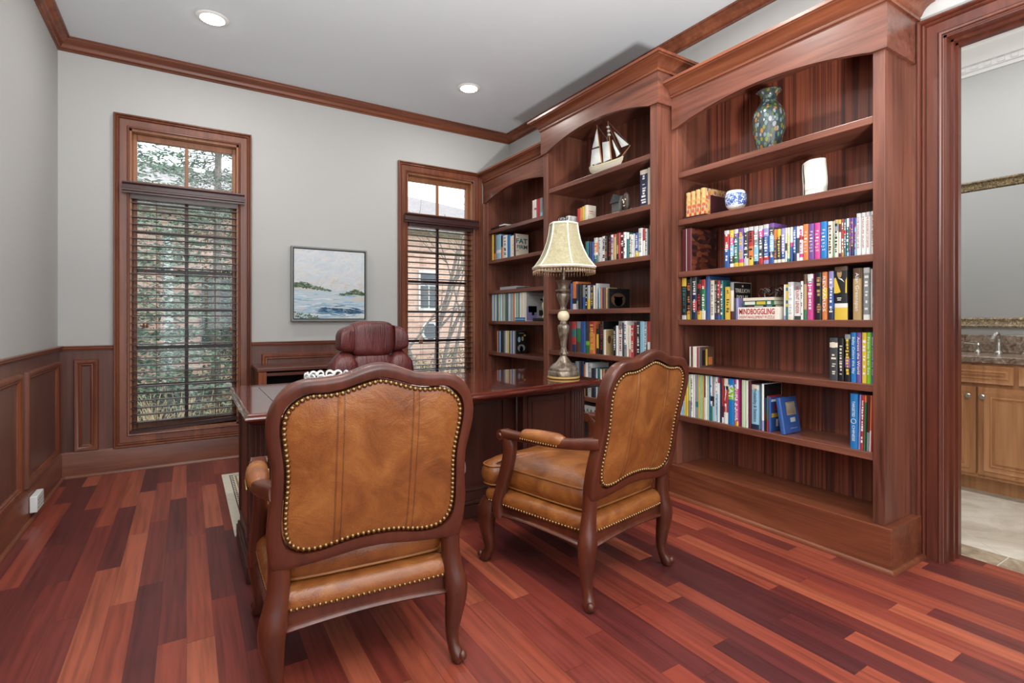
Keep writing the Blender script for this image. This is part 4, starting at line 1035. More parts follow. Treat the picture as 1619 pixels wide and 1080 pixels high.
FRONT = {
 'F': ('cover_k', fr_text([('THE', .5, .9, .1, .05), ('TRILLION', .5, .78, .8, .11), ('DOLLAR', .5, .6, .62, .11), ('MELTDOWN', .5, .42, .85, .11)], 'cover_e')),
 'C': ('cover_x', fr_patch([(.55, .85, .12, .5, 'o'), (.1, .3, .1, .85, 'k'), (.36, .48, .1, .9, 'y')])),
 'N': ('cover_b', fr_patch([(.1, .9, .42, .54, 'y'), (.3, .55, .62, .8, 'r'), (.45, .6, .14, .36, 'w'), (.08, .5, .88, .95, 'w')])),
 'E': ('cover_e', fr_patch([(.2, .7, .62, .66, 'r'), (.25, .6, .5, .53, 'r'), (.45, .9, .06, .24, 'g'), (.1, .2, .06, .2, 'k')])),
 'G': ('cover_h', fr_patch([(.4, .55, .8, .84, 'r'), (.05, .95, .02, .05, 'a')])),
 'Z': ('cover_z', fr_blobs([(.3, .6, .12, .16, 'x'), (.7, .3, .16, .1, 'a'), (.6, .7, .1, .08, 'e')])),
 'A': ('cover_k', fr_blobs([(.45, .45, .34, .34, 'x'), (.45, .36, .2, .24, 'z'), (.3, .56, .06, .05, 'y'), (.6, .56, .06, .05, 'y'), (.45, .3, .08, .06, 'k'), (.45, .2, .14, .06, 'e')])),
 'H': ('cover_e', fr_text([('THE', .2, .9, .16, .05), ('FAT', .48, .68, .84, .22), ('FIRM', .5, .42, .78, .17), ('BY:', .18, .25, .2, .07)], 'cover_t')),
 'R': ('cover_h', fr_patch([(.02, .45, .02, .5, 'v'), (.1, .45, .3, .52, 'k'), (.25, .35, .2, .46, 'x'), (.55, .85, .18, .38, 'q'), (.6, .72, .72, .78, 'k'), (.2, .7, .88, .9, 'a')])),
 'D': ('cover_k', fr_blobs([(.3, .62, .12, .12, 'c'), (.6, .66, .1, .1, 'z'), (.5, .25, .34, .16, 'a'), (.5, .2, .16, .14, 'k'), (.8, .8, .1, .04, 'y'), (.5, .9, .25, .02, 'a')])),
 'K': ('cover_k', fr_patch([(.05, .5, .02, .3, 'n'), (.1, .35, .62, .66, 'a')])),
 'B': ('cover_b', fr_patch([(.3, .85, .5, .86, 'z'), (.34, .8, .54, .82, 'e'), (.45, .75, .3, .42, 'h'), (.38, .8, .12, .14, 'v')])),
 'Y': ('cover_z', fr_patch([(.02, .98, .93, .99, 'b')])),
}
def portrait(o, w, h):
    mb = MB()
    def ell(cx, cz, rx, rz, k, d): mb.prism([(cx + rx * math.cos(t), cz + rz * math.sin(t)) for t in (6.2832 * j / 20 for j in range(20))], lambda a, b, q: (-q, -a, b), .0002, .0004 + d, k)
    mb.prism([(-w * .48, h * .5), (-w * .22, h * .5), (w * .02, h * .52), (-w * .36, h * .8), (-w * .48, h * .78)], lambda a, b, q: (-q, -a, b), .0002, .0005, 0)
    mb.prism([(w * .36, h * .5), (w * .48, h * .5), (w * .48, h * .8), (w * .38, h * .74)], lambda a, b, q: (-q, -a, b), .0002, .0005, 0)
    ell(-.08 * w, h * .87, w * .18, h * .085, 1, .0003); ell(-.08 * w, h * .93, w * .18, h * .04, 2, .0006)
    mb.prism([(-.2 * w, h * .79), (.1 * w, h * .77), (.3 * w, h * .7), (.1 * w, h * .74)], lambda a, b, q: (-q, -a, b), .0002, .0007, 3)
    [mb.box(-.0006, .0004, .1 * w - q, .1 * w + q, h * zz, h * zz + .004, 3) for q, zz in ((w * .16, .40), (w * .13, .365))]
    mb.build('spine_portrait', ['cover_y', 'cover_z', 'cover_x', 'cover_w'], o, smooth=0, world=False)
rows = [r.split('|') for r in BOOKS.strip().split('\n')]
cnt = {}; tot = {}
for r in rows: tot[(r[0], r[6])] = tot.get((r[0], r[6]), 0) + 1
for code, kind, y0, y1, h, bnd, look, extra in rows:
    y0, y1, h = float(y0), float(y1), float(h); xs = FACE[code]; xf, shl = SH[code[0]]; z = shl[int(code[1])] + .0004
    k = cnt[(code, look)] = cnt.get((code, look), 0) + 1
    where = WORDS[code]
    if look == 'record': label = '%s record sleeve, %s from the window end of the records on %s' % (CNAME[bnd[0]], ordw(k - 1), 'corner bookcase')
    elif look == 'disc': label = '%s disc case, %s from the window end of the discs on corner bookcase' % (CNAME[bnd[0]], ordw(k - 1))
    else: label = '%s, %s' % (look, where)
    if code[0] == 'R': y0, y1 = min(y0, 2.172), max(y1, 1.0992)
    mx = XB - .016 - xs; n_ = int(code[1]); up = shl.get(n_ - 1)
    if up: h = min(h, up - .034 - z - .004)
    depth = min({'b': h * .68, 'd': .125, 'c': .125, 'l': .262, 'm': .215}[kind], mx)
    if code == 'R4' and 'amber' in look: depth = .11
    rn = random.Random(y0); xo = 0 if kind in 'dcl' else rn.uniform(0, .006)
    if code in ('M3', 'M4', 'M5', 'M6', 'R4', 'R3') and kind in 'bm': xo += rn.uniform(0, .008)
    fr = FRONT.get(extra) if extra in FRONT and len(extra) == 1 else None
    if code == 'R4' and look.startswith('tall royal'): fr = FRONT['Y']; depth = .2
    if code == 'M4' and kind == 'm': depth = .1
    if extra == 'A': depth = .2
    if 'dictionary' in look: depth = .15
    if extra == 'F': depth = .17
    if extra == 'H': depth = .15
    lean = 0
    if 'leaning on' in look: lean = R(-9)
    if kind == 'm' and y0 < 1.22: lean = R(1.2)
    o = make_book(kind, y0, y1, min(h, .32), bnd, xs + xo, z, depth, label, GROUPS[kind] if code != 'M4' or kind != 'm' else 'small booklets beside the animal box', extra if not fr and extra != 'P' else '', fr, lean)
    if extra == 'P': portrait(o, y0 - y1, h)
    if 'TARGETED' in extra:
        MB().lathe([(.0115, 0), (.0115, .0008), (.0095, .0008), (.0095, 0)], (0, 0, 0), 20, cap=False).build('round_emblem', 'cover_w', o, world=False)
        e = [c for c in o.children if c.name.startswith('round_emblem')][0]; e.location = (-.0002, 0, h * .5); e.rotation_euler = (0, R(-90), 0)
# binder with patterned cover at the left end of the third shelf
make_book('b', 2.158, 2.088, .262, 'd9', 2.60, 1.3884, .245, 'thick maroon album with a dark printed cover, standing alone on third shelf of doorway bookcase', GROUPS['b'], '',
          ('album_print', lambda o, fc, d, h, y: MB().box(-.0005, .0005, -.002, .002, .002, h - .002).build('spine_stripe', 'cover_h', o, smooth=0, world=False)))
# four gilt volumes in a maroon slipcase, second shelf
c0 = MB(); yA, yZ = 2.142, 2.0; zs = 1.7104
c0.box(2.605, 2.84, yZ - .006, yA + .006, zs, zs + .014).box(2.66, 2.84, yZ - .006, yZ - .002, zs + .014, zs + .13).box(2.66, 2.84, yA + .002, yA + .006, zs + .014, zs + .13).box(2.835, 2.84, yZ - .006, yA + .006, zs + .014, zs + .165)
solid('slipcase', c0, plain('slipcase_maroon', srgb(62, 20, 28), .35, coat=.3), (2.7, 2.07, zs), 'dark maroon slipcase tray holding four gilt volumes, second shelf of doorway bookcase', 'slipcase', smooth=0, bevel=.002)
for k, (a, b, hh) in enumerate(((1080.3, 1090.0, .148), (1090.4, 1100.2, .150), (1100.8, 1111.2, .153), (1111.8, 1121.4, .156))):
    ya, yb = yA - .0355 * k, yA - .0355 * k - .034; mb = MB(); hw = (ya - yb) / 2 - .0006
    P = [(.014, -hw), (.004, -hw * .8), (0, -hw * .3), (0, hw * .3), (.004, hw * .8), (.014, hw), (.21, hw), (.21, hw - .003), (.012, hw - .003), (.012, -hw + .003), (.21, -hw + .003), (.21, -hw)]
    mb.grid([[(x, y, q) for x, y in P] for q in (0, .004, hh)], cu=True); mb.box(.012, .21, -hw + .001, hw - .001, 0, .002); mb.box(.012, .21, -hw + .001, hw - .001, hh - .002, hh)
    o = mb.build('book', 'gilt_binding', smooth=40); o.location = (2.612, (ya + yb) / 2, zs + .0145)
    tag(o, '%s gilt illustrated volume %s in the slipcase' % (('outermost', 'reddish', 'narrower golden', 'tallest')[k], ('by the cabinet side', 'beside the outermost', 'third', 'next to the blue jar')[k]), 'book', 'gilt volumes in a slipcase')
    MB().box(.0125, .205, -hw + .0032, hw - .0032, .004, hh - .004).build('pages', 'page_edge', o, smooth=0, world=False)
# ------------------------------------------------------------------ ornaments
vz = solid('vase', MB().lathe([(0, 0), (.052, 0), (.056, .006), (.068, .06), (.082, .13), (.086, .18), (.08, .225), (.06, .262), (.042, .285), (.038, .305), (.046, .328), (.064, .345), (.061, .347), (.04, .325), (.032, .3), (0, .29)], (2.72, 1.665, 2.0034), 44, cap=False), 'murrine_glass', (2.72, 1.665, 2.0034), 'dark speckled art glass vase with flared lip on the top shelf', 'vase', smooth=60)
j = solid('jar', MB().lathe([(.03, .012), (.036, .014), (.05, .03), (.057, .06), (.056, .09), (.05, .11), (.045, .116), (.04, .114), (.042, .108), (0, .1)], (2.66, 1.828, 1.7104), 36, cap=False), 'white_plastic', (2.66, 1.828, 1.7104), 'small blue and white porcelain jar on a brass foot, second shelf', 'jar', smooth=60)
MB().lathe([(.034, 0), (.036, .004), (.032, .008), (.035, .012), (.03, .014)], (2.66, 1.828, 1.7104), 24).build('brass_foot', 'antique_gold', j)
MB().lathe([(.0519, .033), (.0545, .042), (.0575, .06), (.0577, .075), (.0566, .09), (.0545, .099)], (2.66, 1.828, 1.7104), 40, cap=False).build('painted_band', 'delft', j)
rows_ = []
for k in range(9):
    f = k / 8; row = []
    for i in range(32):
        t = 6.2832 * i / 32; y = 1.404 + (.056 + .004 * math.sin(f * 3)) * math.cos(t); x = 2.69 + .036 * math.sin(t) + .006 * math.sin(f * 5)
        top = .186 - .016 * max(0, (y - 1.40) / .06) ** 1.5; row.append((x, y, 1.7104 + f * top))
    rows_.append(row)
inner = [[(2.69 + (p[0] - 2.69) * .88, 1.404 + (p[1] - 1.404) * .92, p[2] - .001) for p in rows_[8]], [(2.69 + (p[0] - 2.69) * .8, 1.404 + (p[1] - 1.404) * .86, 1.75) for p in rows_[8]]]
wv = solid('vase', MB().grid(rows_ + inner, cu=True, cap0=True, cap1=True), plain('ivory_glaze', srgb(222, 222, 212), .12, coat=.6), (2.69, 1.404, 1.7104), 'flat ivory glazed vase with a black line, beside the blue jar', 'vase', smooth=50)
mb = MB().tube([(2.6615 + .006 * math.sin(f * 5), 1.441, 1.712 + f * .168) for f in (k / 8 for k in range(9))], [.0035, .0035, .0035, .003, .004, .003, .003, .0025, .002], 6)
mb.build('black_line', 'black_plastic', wv)
# puzzle box and the stack lying on it
b = solid('puzzle_box', MB().box(2.60, 2.80, 1.535, 1.773, 1.0934, 1.160), plain('box_card', srgb(232, 226, 214), .5), (2.7, 1.654, 1.0934), 'white puzzle box with red lettering, fourth shelf of doorway bookcase', 'box', smooth=0, bevel=.0015)
mb = MB(); put_text(mb, 'MINDBOGGLING', (2.5998, 1.662, 1.137), .205, .032, 'front'); put_text(mb, 'DISENTANGLEMENT PUZZLE', (2.5998, 1.662, 1.107), .205, .015, 'front')
mb.build('box_lettering', 'cover_r', b, smooth=0)
def flat_book(x0, x1, y0, y1, z0, z1, c, label, tx=None, mk=None):
    mb = MB().box(x0, x1, y0, y1, z0, z0 + .002).box(x0, x1, y0, y1, z1 - .002, z1).box(x0, x0 + .003, y0, y1, z0 + .002, z1 - .002)
    o = solid('book', mb, 'cover_' + c, ((x0 + x1) / 2, (y0 + y1) / 2, z0), label, 'book', 'stack lying on the puzzle box', smooth=0)
    MB().box(x0 + .004, x1 - .004, y0 + .003, y1 - .003, z0 + .002, z1 - .002).build('pages', 'page_edge', o, smooth=0)
    if mk:
        mb = MB()
        for a, l, ci in mk: mb.box(x0 - .0005, x0 + .001, y1 - a - l, y1 - a, z0 + .004, z1 - .004, ci)
        mb.build('spine_lettering', ['cover_w', 'cover_y', 'cover_r', 'cover_c'], o, smooth=0)
flat_book(2.61, 2.76, 1.562, 1.73, 1.1603, 1.171, 'k', 'thin dark book lying lowest in the stack on the puzzle box', mk=[(.01, .03, 2), (.05, .05, 0), (.12, .03, 3)])
flat_book(2.61, 2.75, 1.57, 1.747, 1.1713, 1.196, 'g', 'green spined book in the middle of the stack on the puzzle box', mk=[(.01, .06, 0), (.08, .05, 1), (.14, .02, 0)])
flat_book(2.605, 2.75, 1.567, 1.743, 1.1963, 1.212, 'e', 'cream book on top of the stack on the puzzle box')
mb = MB()
rnd = random.Random(11)
for k in range(7):
    c = Vector((2.68 + rnd.uniform(-.03, .03), 1.62 + rnd.uniform(-.045, .045), 1.236 + rnd.uniform(-.004, .016))); r = rnd.uniform(.016, .026); ax = Vector((rnd.gauss(0, 1), rnd.gauss(0, 1), rnd.gauss(0, 1))).normalized(); u = ax.orthogonal().normalized(); w = ax.cross(u)
    mb.tube([c + u * r * math.cos(t) + w * r * math.sin(t) for t in (6.2832 * i / 18 for i in range(18))], .0042, 7, closed=True)
for dy in (-.05, -.02, .03, .055): mb.tube(catmull([(2.67, 1.62 + dy * .4, 1.24), (2.665, 1.62 + dy, 1.262), (2.67, 1.62 + dy * 1.3, 1.236), (2.668, 1.62 + dy * 1.2, 1.2155)], 4), .004, 7)
solid('puzzle_knot', mb, plain('dark_puzzle', srgb(52, 26, 22), .2, coat=.5), (2.67, 1.62, 1.2123), 'tangled dark ring puzzle standing on the stack of flat books', 'puzzle')
# two leather looking items on top of left shelf, flat things
o = solid('media_player', MB().box(2.60, 2.78, 4.36, 4.545, 1.9804, 2.008), 'black_plastic', (2.69, 4.45, 1.9804), 'flat black box on the top shelf of corner bookcase', 'box', bevel=.004, smooth=0)
solid('white_card_box', MB().box(2.62, 2.70, 4.31, 4.41, 2.0084, 2.022), 'white_plastic', (2.66, 4.36, 2.0084), 'small white card box resting on the flat black box', 'box', bevel=.001, smooth=0)
solid('flat_box', MB().box(2.60, 2.76, 4.07, 4.36, 1.3764, 1.404), plain('box_grey', srgb(168, 168, 172), .5), (2.68, 4.2, 1.3764), 'flat light grey box lying alone on the third shelf of corner bookcase', 'box', bevel=.002, smooth=0)
solid('notebook', MB().box(2.6, 2.72, 3.92, 4.062, 1.3764, 1.388), 'cover_q', (2.66, 3.99, 1.3764), 'thin dark notebook lying beside the flat light grey box', 'notebook', bevel=.002, smooth=0)
for k, (a, b_, z0, z1, c, lb) in enumerate(((3.90, 4.05, 1.0754, 1.086, 'B', 'bottom'), (3.905, 4.045, 1.0864, 1.097, 'c', 'middle'), (3.90, 4.05, 1.0974, 1.108, 'b', 'top'))):
    solid('game_case', MB().box(2.578, 2.592, a, b_, z0, z1), 'cover_' + c, (2.585, (a + b_) / 2, z0), '%s blue plastic case of three before the records on corner bookcase' % lb, 'case', 'blue cases before the records', bevel=.002, smooth=0)
sp = solid('speaker_dock', MB().box(2.60, 2.76, 3.62, 3.80, 1.0754, 1.104), 'black_plastic', (2.68, 3.71, 1.0754), 'black sloped box under a white figurine, fourth shelf of corner bookcase', 'box', bevel=.008, smooth=0)
solid('figurine', MB().lathe([(.024, 0), (.026, .01), (.016, .03), (.02, .07), (.03, .1), (.026, .13), (.014, .145), (.02, .165), (.018, .185), (0, .195)], (2.67, 3.70, 1.1044), 18, lobes=3, amp=.12), plain('ceramic_cream', srgb(220, 206, 180), .4), (2.67, 3.70, 1.1044), 'cream figurine half hidden by the tallest bookcase', 'figurine', smooth=60)
# house shaped bookend, mask, lying papers
hb = solid('bookend', MB().prism([(2.60, 1.8204), (2.52, 1.8204), (2.52, 1.9), (2.56, 1.955), (2.60, 1.9)], lambda a, b, h: (a, h, b), 2.625, 2.70), plain('slate_grey', srgb(84, 84, 82), .7), (2.56, 2.66, 1.8204), 'dark grey house shaped bookend on the second shelf of tallest bookcase', 'bookend', smooth=0, bevel=.003)
MB().prism([(2.625, 1.90), (2.70, 1.90), (2.6625, 1.96)], lambda a, b, h: (h, a, b), 2.50, 2.62).build('pitched_roof', plain('slate_dark', srgb(52, 54, 58), .6), hb, smooth=0)
mk = solid('carved_mask', MB().ball((2.55, 2.585, 1.895), .07, 18, sc=(.35, .42, 1)).box(2.535, 2.575, 2.56, 2.61, 1.8204, 1.835), plain('mask_dark', srgb(60, 48, 42), .5), (2.55, 2.585, 1.8204), 'small carved face mask between grey bookend and blue book', 'mask', smooth=50)
mb = MB()
for dy in (-.012, .012): mb.ball((2.527, 2.585 + dy, 1.91), .006, 8)
mb.ball((2.523, 2.585, 1.893), .007, 8, sc=(1, .7, 1.6)).ball((2.526, 2.585, 1.868), .008, 8, sc=(.6, 1.4, .6)); mb.build('face', plain('mask_bone', srgb(204, 190, 164), .5), mk)
for k, (c, a, b_) in enumerate((('r', 3.072, 3.1), ('o', 3.044, 3.07), ('y', 3.013, 3.042))):
    make_book('b', b_, a, (.118, .121, .125)[k], c + '9', 2.536, 1.8204, .1, '%s paperback beside the thick cream book, second shelf of tallest bookcase' % ('red', 'orange', 'yellow')[k], GROUPS['b'])
for k, (z0, z1, c, lb) in enumerate(((.1934, .21, 'e', 'loose cream papers lying on the base of the tallest bookcase'),)):
    solid('paper_stack', MB().box(2.46, 2.74, 2.75, 3.05, z0, z1), 'page_edge', (2.6, 2.9, z0), lb, 'papers', smooth=0)
bx = solid('storage_box', MB().box(2.50, 2.78, 2.62, 3.10, .2104, .36), 'cover_k', (2.64, 2.86, .2104), 'black storage box under the lowest shelf of tallest bookcase', 'box', smooth=0, bevel=.003)
bx = solid('storage_box', MB().box(2.50, 2.78, 2.64, 3.08, .3604, .46), plain('box_pale', srgb(206, 204, 200), .6), (2.64, 2.86, .3604), 'pale box with black zigzag on top of the black storage box', 'box', smooth=0, bevel=.003)
mb = MB()
for k in range(10): y = 2.67 + k * .04; mb.tube([(2.4985, y, .385), (2.4985, y + .02, .435), (2.4985, y + .04, .385)], .003, 4)
mb.build('zigzag', 'cover_k', bx, smooth=0)
# ------------------------------------------------------------------ model ship on the middle bookcase
X0 = 2.60; Z0 = 2.1374
ship = thing('model_ship', (X0, 2.83, Z0), 'white hulled model sailing ship on the top shelf of tallest bookcase', 'model ship')
ST = [(3.02, .010, .075, .11), (2.99, .026, .05, .105), (2.93, .034, .02, .098), (2.86, .036, .012, .092), (2.79, .034, .014, .09), (2.73, .024, .03, .092), (2.69, .010, .055, .098), (2.67, .003, .08, .105)]
rows_ = []
for y, w, zk, zd in ST:
    rows_.append([(X0 + w * sx, y, Z0 + zk + (zd - zk) * fz) for sx, fz in ((0, 0), (-.55, .25), (-.9, .6), (-1, 1), (1, 1), (.9, .6), (.55, .25))])
MB().grid(rows_, cu=True, cap0=True, cap1=True).build('hull', plain('hull_white', srgb(226, 218, 200), .4), ship, smooth=50)
mb = MB().grid([[(X0 + s * (w + .0015), y, Z0 + zd - .012 + q) for q in (.002, .013)] for s in (-1,) for y, w, zk, zd in ST]); mb.grid([[(X0 + (w + .0015), y, Z0 + zd - .012 + q) for q in (.002, .013)] for y, w, zk, zd in ST])
mb.build('bulwark_stripe', plain('stripe_cream', srgb(214, 206, 166), .5), ship)
mb = MB().box(X0 - .003, X0 + .003, 2.78, 2.99, Z0, Z0 + .03); mb.build('keel', 'hull_white', ship, smooth=0)
for q in ((.014, 2.89, 2.94, .096, .112), (.012, 2.78, 2.83, .09, .106)): MB().box(X0 - q[0], X0 + q[0], q[1], q[2], Z0 + q[3], Z0 + q[4]).build('deck_house', 'black_plastic', ship, smooth=0)
MB().box(X0 - .03, X0 + .03, 2.955, 2.958, Z0 + .1, Z0 + .113).build('stern_rail', 'black_plastic', ship, smooth=0)
M1, M2_, BW = ((2.885, .09), (2.945, .41)), ((2.785, .09), (2.825, .40)), ((2.69, .1), (2.60, .16))
for a, b in (M1, M2_): MB().tube([(X0, a[0], Z0 + a[1]), (X0, b[0], Z0 + b[1])], [.005, .0025], 8).build('mast', 'vanity_wood', ship)
MB().tube([(X0, BW[0][0], Z0 + BW[0][1]), (X0, BW[1][0], Z0 + BW[1][1])], [.004, .002], 8).build('bowsprit', 'vanity_wood', ship)
plain('sail_cloth', srgb(226, 230, 226), .8)
def sail(pts, nm='sail'):
    a, b, c, d = [Vector((X0, y, Z0 + z)) for y, z in pts]; rows_ = []
    for i in range(7):
        f = i / 6; rows_.append([tuple((a.lerp(b, f)).lerp(d.lerp(c, f), g) + Vector((-.012 * math.sin(math.pi * f) * math.sin(math.pi * g), 0, 0))) for g in (k / 6 for k in range(7))])
    mb = MB().grid(rows_); mb.grid([[(x + .0012, y, z) for x, y, z in r] for r in rows_]); mb.build(nm, 'sail_cloth', ship, smooth=60)
sail([(2.89, .115), (2.912, .232), (3.0, .24), (3.02, .105)]); sail([(2.914, .245), (2.942, .38), (2.944, .385), (2.996, .252)])
sail([(2.79, .118), (2.805, .25), (2.885, .262), (2.872, .11)]); sail([(2.70, .128), (2.775, .25), (2.78, .25), (2.735, .115)]); sail([(2.615, .17), (2.755, .3), (2.76, .3), (2.685, .17)])
mb = MB()
for k in range(3): mb.box(X0 - .008, X0 + .008, 2.812 + k * .006 - .008, 2.812 + k * .006 + .004, Z0 + .29 + k * .03, Z0 + .302 + k * .03)
mb.build('furled_sail', 'sail_cloth', ship, smooth=0)
mb = MB()
for p, q in (((2.945, .41), (2.83, .27)), ((2.825, .40), (2.60, .16)), ((2.825, .39), (2.69, .12)), ((2.82, .37), (2.86, .1)), ((2.82, .35), (2.84, .1)), ((2.94, .38), (3.02, .1)), ((2.93, .33), (2.96, .11)), ((2.60, .16), (2.67, .09)), ((2.915, .24), (3.0, .25))):
    mb.tube([(X0, p[0], Z0 + p[1]), (X0, q[0], Z0 + q[1])], .0011, 4)
mb.build('rigging', 'bark', ship, smooth=0)
# ------------------------------------------------------------------ desk
dk = thing('desk', (1.17, 2.75, 0), 'large dark red bow front executive desk with a glossy top', 'desk')
fr_ = catmull([(.202, 2.232), (.45, 2.226), (.80, 2.236), (1.19, 2.262), (1.48, 2.304), (1.78, 2.344), (2.142, 2.386)], 6)
TOP = fr_ + [(2.142, 3.194), (.205, 3.194)]
def offset(poly, d):
    n = len(poly); out = []
    for i in range(n):
        p0, p1, p2 = Vector(poly[i - 1]), Vector(poly[i]), Vector(poly[(i + 1) % n])
        a, b = (p1 - p0).normalized(), (p2 - p1).normalized(); na, nb = Vector((-a.y, a.x)), Vector((-b.y, b.x))
        m_ = (na + nb) / (1 + na.dot(nb)); out.append(tuple(p1 + m_ * d))
    return out
mb = MB(); T = .73
prof = [(.004, T), (0, T - .002), (-.004, T - .006), (-.005, T - .012), (-.010, T - .014), (-.013, T - .02), (-.013, T - .026), (-.008, T - .032), (0, T - .036), (.004, T - .04), (.012, T - .046), (.02, T - .05)]
mb.grid([[(x, y, z) for x, y in offset(TOP, d)] for d, z in prof], cu=True, cap0=True, cap1=True)
m, nt, p = base('desk_top_gloss'); a_ = noise(nt, coords(nt, (1.6, 30, 30)), 1, 5, .6, .6); b_ = noise(nt, coords(nt, (.8, 5, 5)), 1, 3, .5, 1)
r_ = ramp(nt, [(.3, srgb(58, 20, 15)), (.5, srgb(88, 34, 24)), (.72, srgb(110, 48, 33))]); nt.links.new(mixc(nt, a_, b_, .5), r_.inputs[0]); nt.links.new(r_.outputs[0], p.inputs['Base Color']); setp(p, .16, coat=.8, coat_rough=.03)
mb.build('desk_top', 'desk_top_gloss', dk, smooth=18)
mb = MB()
mb.box(.325, .328, 2.36, 3.06, T - .0005, T + .0003).box(.325, 2.0, 3.06, 3.063, T - .0005, T + .0003)
mb.build('top_inlay_line', 'dark_interior', dk, smooth=0)
def fluted(mb, x0, x1, y, z0, z1, n=5):
    mb.box(x0, x1, y, y + .03, z0, z1)
    w = (x1 - x0) / (n * 2 + 1)
    for k in range(n): mb.tube([(x0 + w * (2 * k + 1.5), y, z0 + .03), (x0 + w * (2 * k + 1.5), y, z1 - .03)], w * .5, 8)
def yrange(mb, x0, x1, y, z0, z1):
    P = [(x0, y, z0), (x0, y, z1), (x1, y, z1), (x1, y, z0)]
    mb.sweep(P, (0, -1, 0), [(0, 0), (.003, .007), (.011, .008), (.015, 0)], True); mb.box(x0 + .02, x1 - .02, y - .005, y, z0 + .02, z1 - .02)
def xpanel(mb, y0, y1, x, z0, z1, sgn):
    P = [(x, y0, z0), (x, y0, z1), (x, y1, z1), (x, y1, z0)]
    if sgn < 0: P = [(x, y1, z0), (x, y1, z1), (x, y0, z1), (x, y0, z0)]
    mb.sweep(P, (sgn, 0, 0), [(0, 0), (.003, .007), (.011, .008), (.015, 0)], True)
for x0, x1, y, fl, pn in ((.222, .672, 2.405, (.222, .322), (.36, .625)), (1.615, 2.066, 2.452, (1.962, 2.066), (1.66, 1.915))):
    mb = MB().box(x0 + .004, x1 - .004, y + .03, 2.92, .09, T - .05); fluted(mb, fl[0], fl[1], y, .09, T - .05); xr = (fl[1], x1 - .004) if fl[0] == x0 else (x0 + .004, fl[0])
    mb.box(xr[0], xr[1], y + .006, y + .03, .09, T - .05); yrange(mb, pn[0], pn[1], y + .006, .16, T - .09)
    for sg, xx in ((-1, x0 + .004), (1, x1 - .004)): xpanel(mb, y + .08, 2.87, xx, .16, T - .09, sg)
    pd = mb.build('pedestal', 'desk_wood_Z', dk, smooth=40)
    MB().box(x0 - .012, x1 + .012, y - .014, 2.925, 0, .075).box(x0 - .006, x1 + .006, y - .008, 2.922, .075, .092).build('pedestal_base', 'desk_wood_X', dk, smooth=0, bevel=.004)
    yb_ = 2.921
    for k, (z0, z1) in enumerate(((.12, .38), (.39, .53), (.54, .665))):
        d = MB().box(x0 + .03, x1 - .03, yb_, yb_ + .018, z0, z1).build('drawer', 'desk_wood_X', dk, smooth=0, bevel=.004)
        MB().tube([((x0 + x1) / 2 - .04, yb_ + .018, (z0 + z1) / 2), ((x0 + x1) / 2 - .03, yb_ + .036, (z0 + z1) / 2 - .01), ((x0 + x1) / 2 + .03, yb_ + .036, (z0 + z1) / 2 - .01), ((x0 + x1) / 2 + .04, yb_ + .018, (z0 + z1) / 2)], .004, 8).build('drawer_pull', 'nail_brass', d)
mb = MB().box(.668, 1.619, 2.552, 2.575, .09, T - .05); yrange(mb, .73, 1.12, 2.552, .16, T - .09); yrange(mb, 1.17, 1.535, 2.552, .16, T - .09)
mb.build('modesty_panel', 'desk_wood_Z', dk, smooth=40)
MB().box(.6845, 1.6025, 2.53, 2.577, 0, .07).box(.6845, 1.6025, 2.54, 2.576, .07, .092).build('panel_base', 'desk_wood_X', dk, smooth=0, bevel=.004)
MB().box(.24, 2.05, 2.47, 2.9, T - .075, T - .051).build('apron', 'desk_wood_X', dk, smooth=0)
# white openwork bowl, paper pad on the desk
bw = MB(); cx, cy = .665, 2.93
rows_ = []
for r, z in ((.05, .0), (.055, .004), (.058, .012), (.085, .022), (.11, .034), (.118, .036), (.108, .032), (.08, .020), (.05, .014), (0.002, .012)):
    rows_.append([(cx + r * math.cos(t) * (1 + .04 * math.cos(8 * t)), cy + r * math.sin(t) * (1 + .04 * math.cos(8 * t)), T + .0006 + z) for t in (6.2832 * k / 64 for k in range(64))])
bw.grid(rows_, cu=True, cap0=True, cap1=True)
bowl = solid('bowl', bw, plain('white_ceramic', srgb(226, 230, 228), .2, coat=.5), (cx, cy, T + .0006), 'white ceramic bowl with scrolled openwork rim on the desk', 'bowl', smooth=60)
mb = MB()
for k in range(8):
    t0 = 6.2832 * (k + .5) / 8; ct = Vector((math.cos(t0), math.sin(t0), 0)); tn = Vector((-ct.y, ct.x, 0)); c = Vector((cx, cy, T + .042)) + ct * .118
    for sg in (-1, 1):
        P = []
        for i in range(22):
            a = i / 21 * 4.9; r = .026 * (1 - .55 * i / 21); P.append(c + tn * sg * (.026 - r * math.cos(a) * .95) + Vector((0, 0, 1)) * (r * math.sin(a) + .008) + ct * .004)
        mb.tube(P, [.0075 - .003 * i / 21 for i in range(22)], 7)
    q = Vector((cx, cy, T + .058)) + ct * .121; mb.ball(q, .012, 8, sc=(1, 1, 1.1))
mb.build('openwork_rim', 'white_ceramic', bowl, smooth=60)
solid('paper_pad', MB().box(1.02, 1.10, 2.53, 2.62, T + .0006, T + .006), 'white_plastic', (1.06, 2.57, T + .0006), 'small white paper pad on the desk, half hidden by the armchair away from bookcases', 'paper', smooth=0)
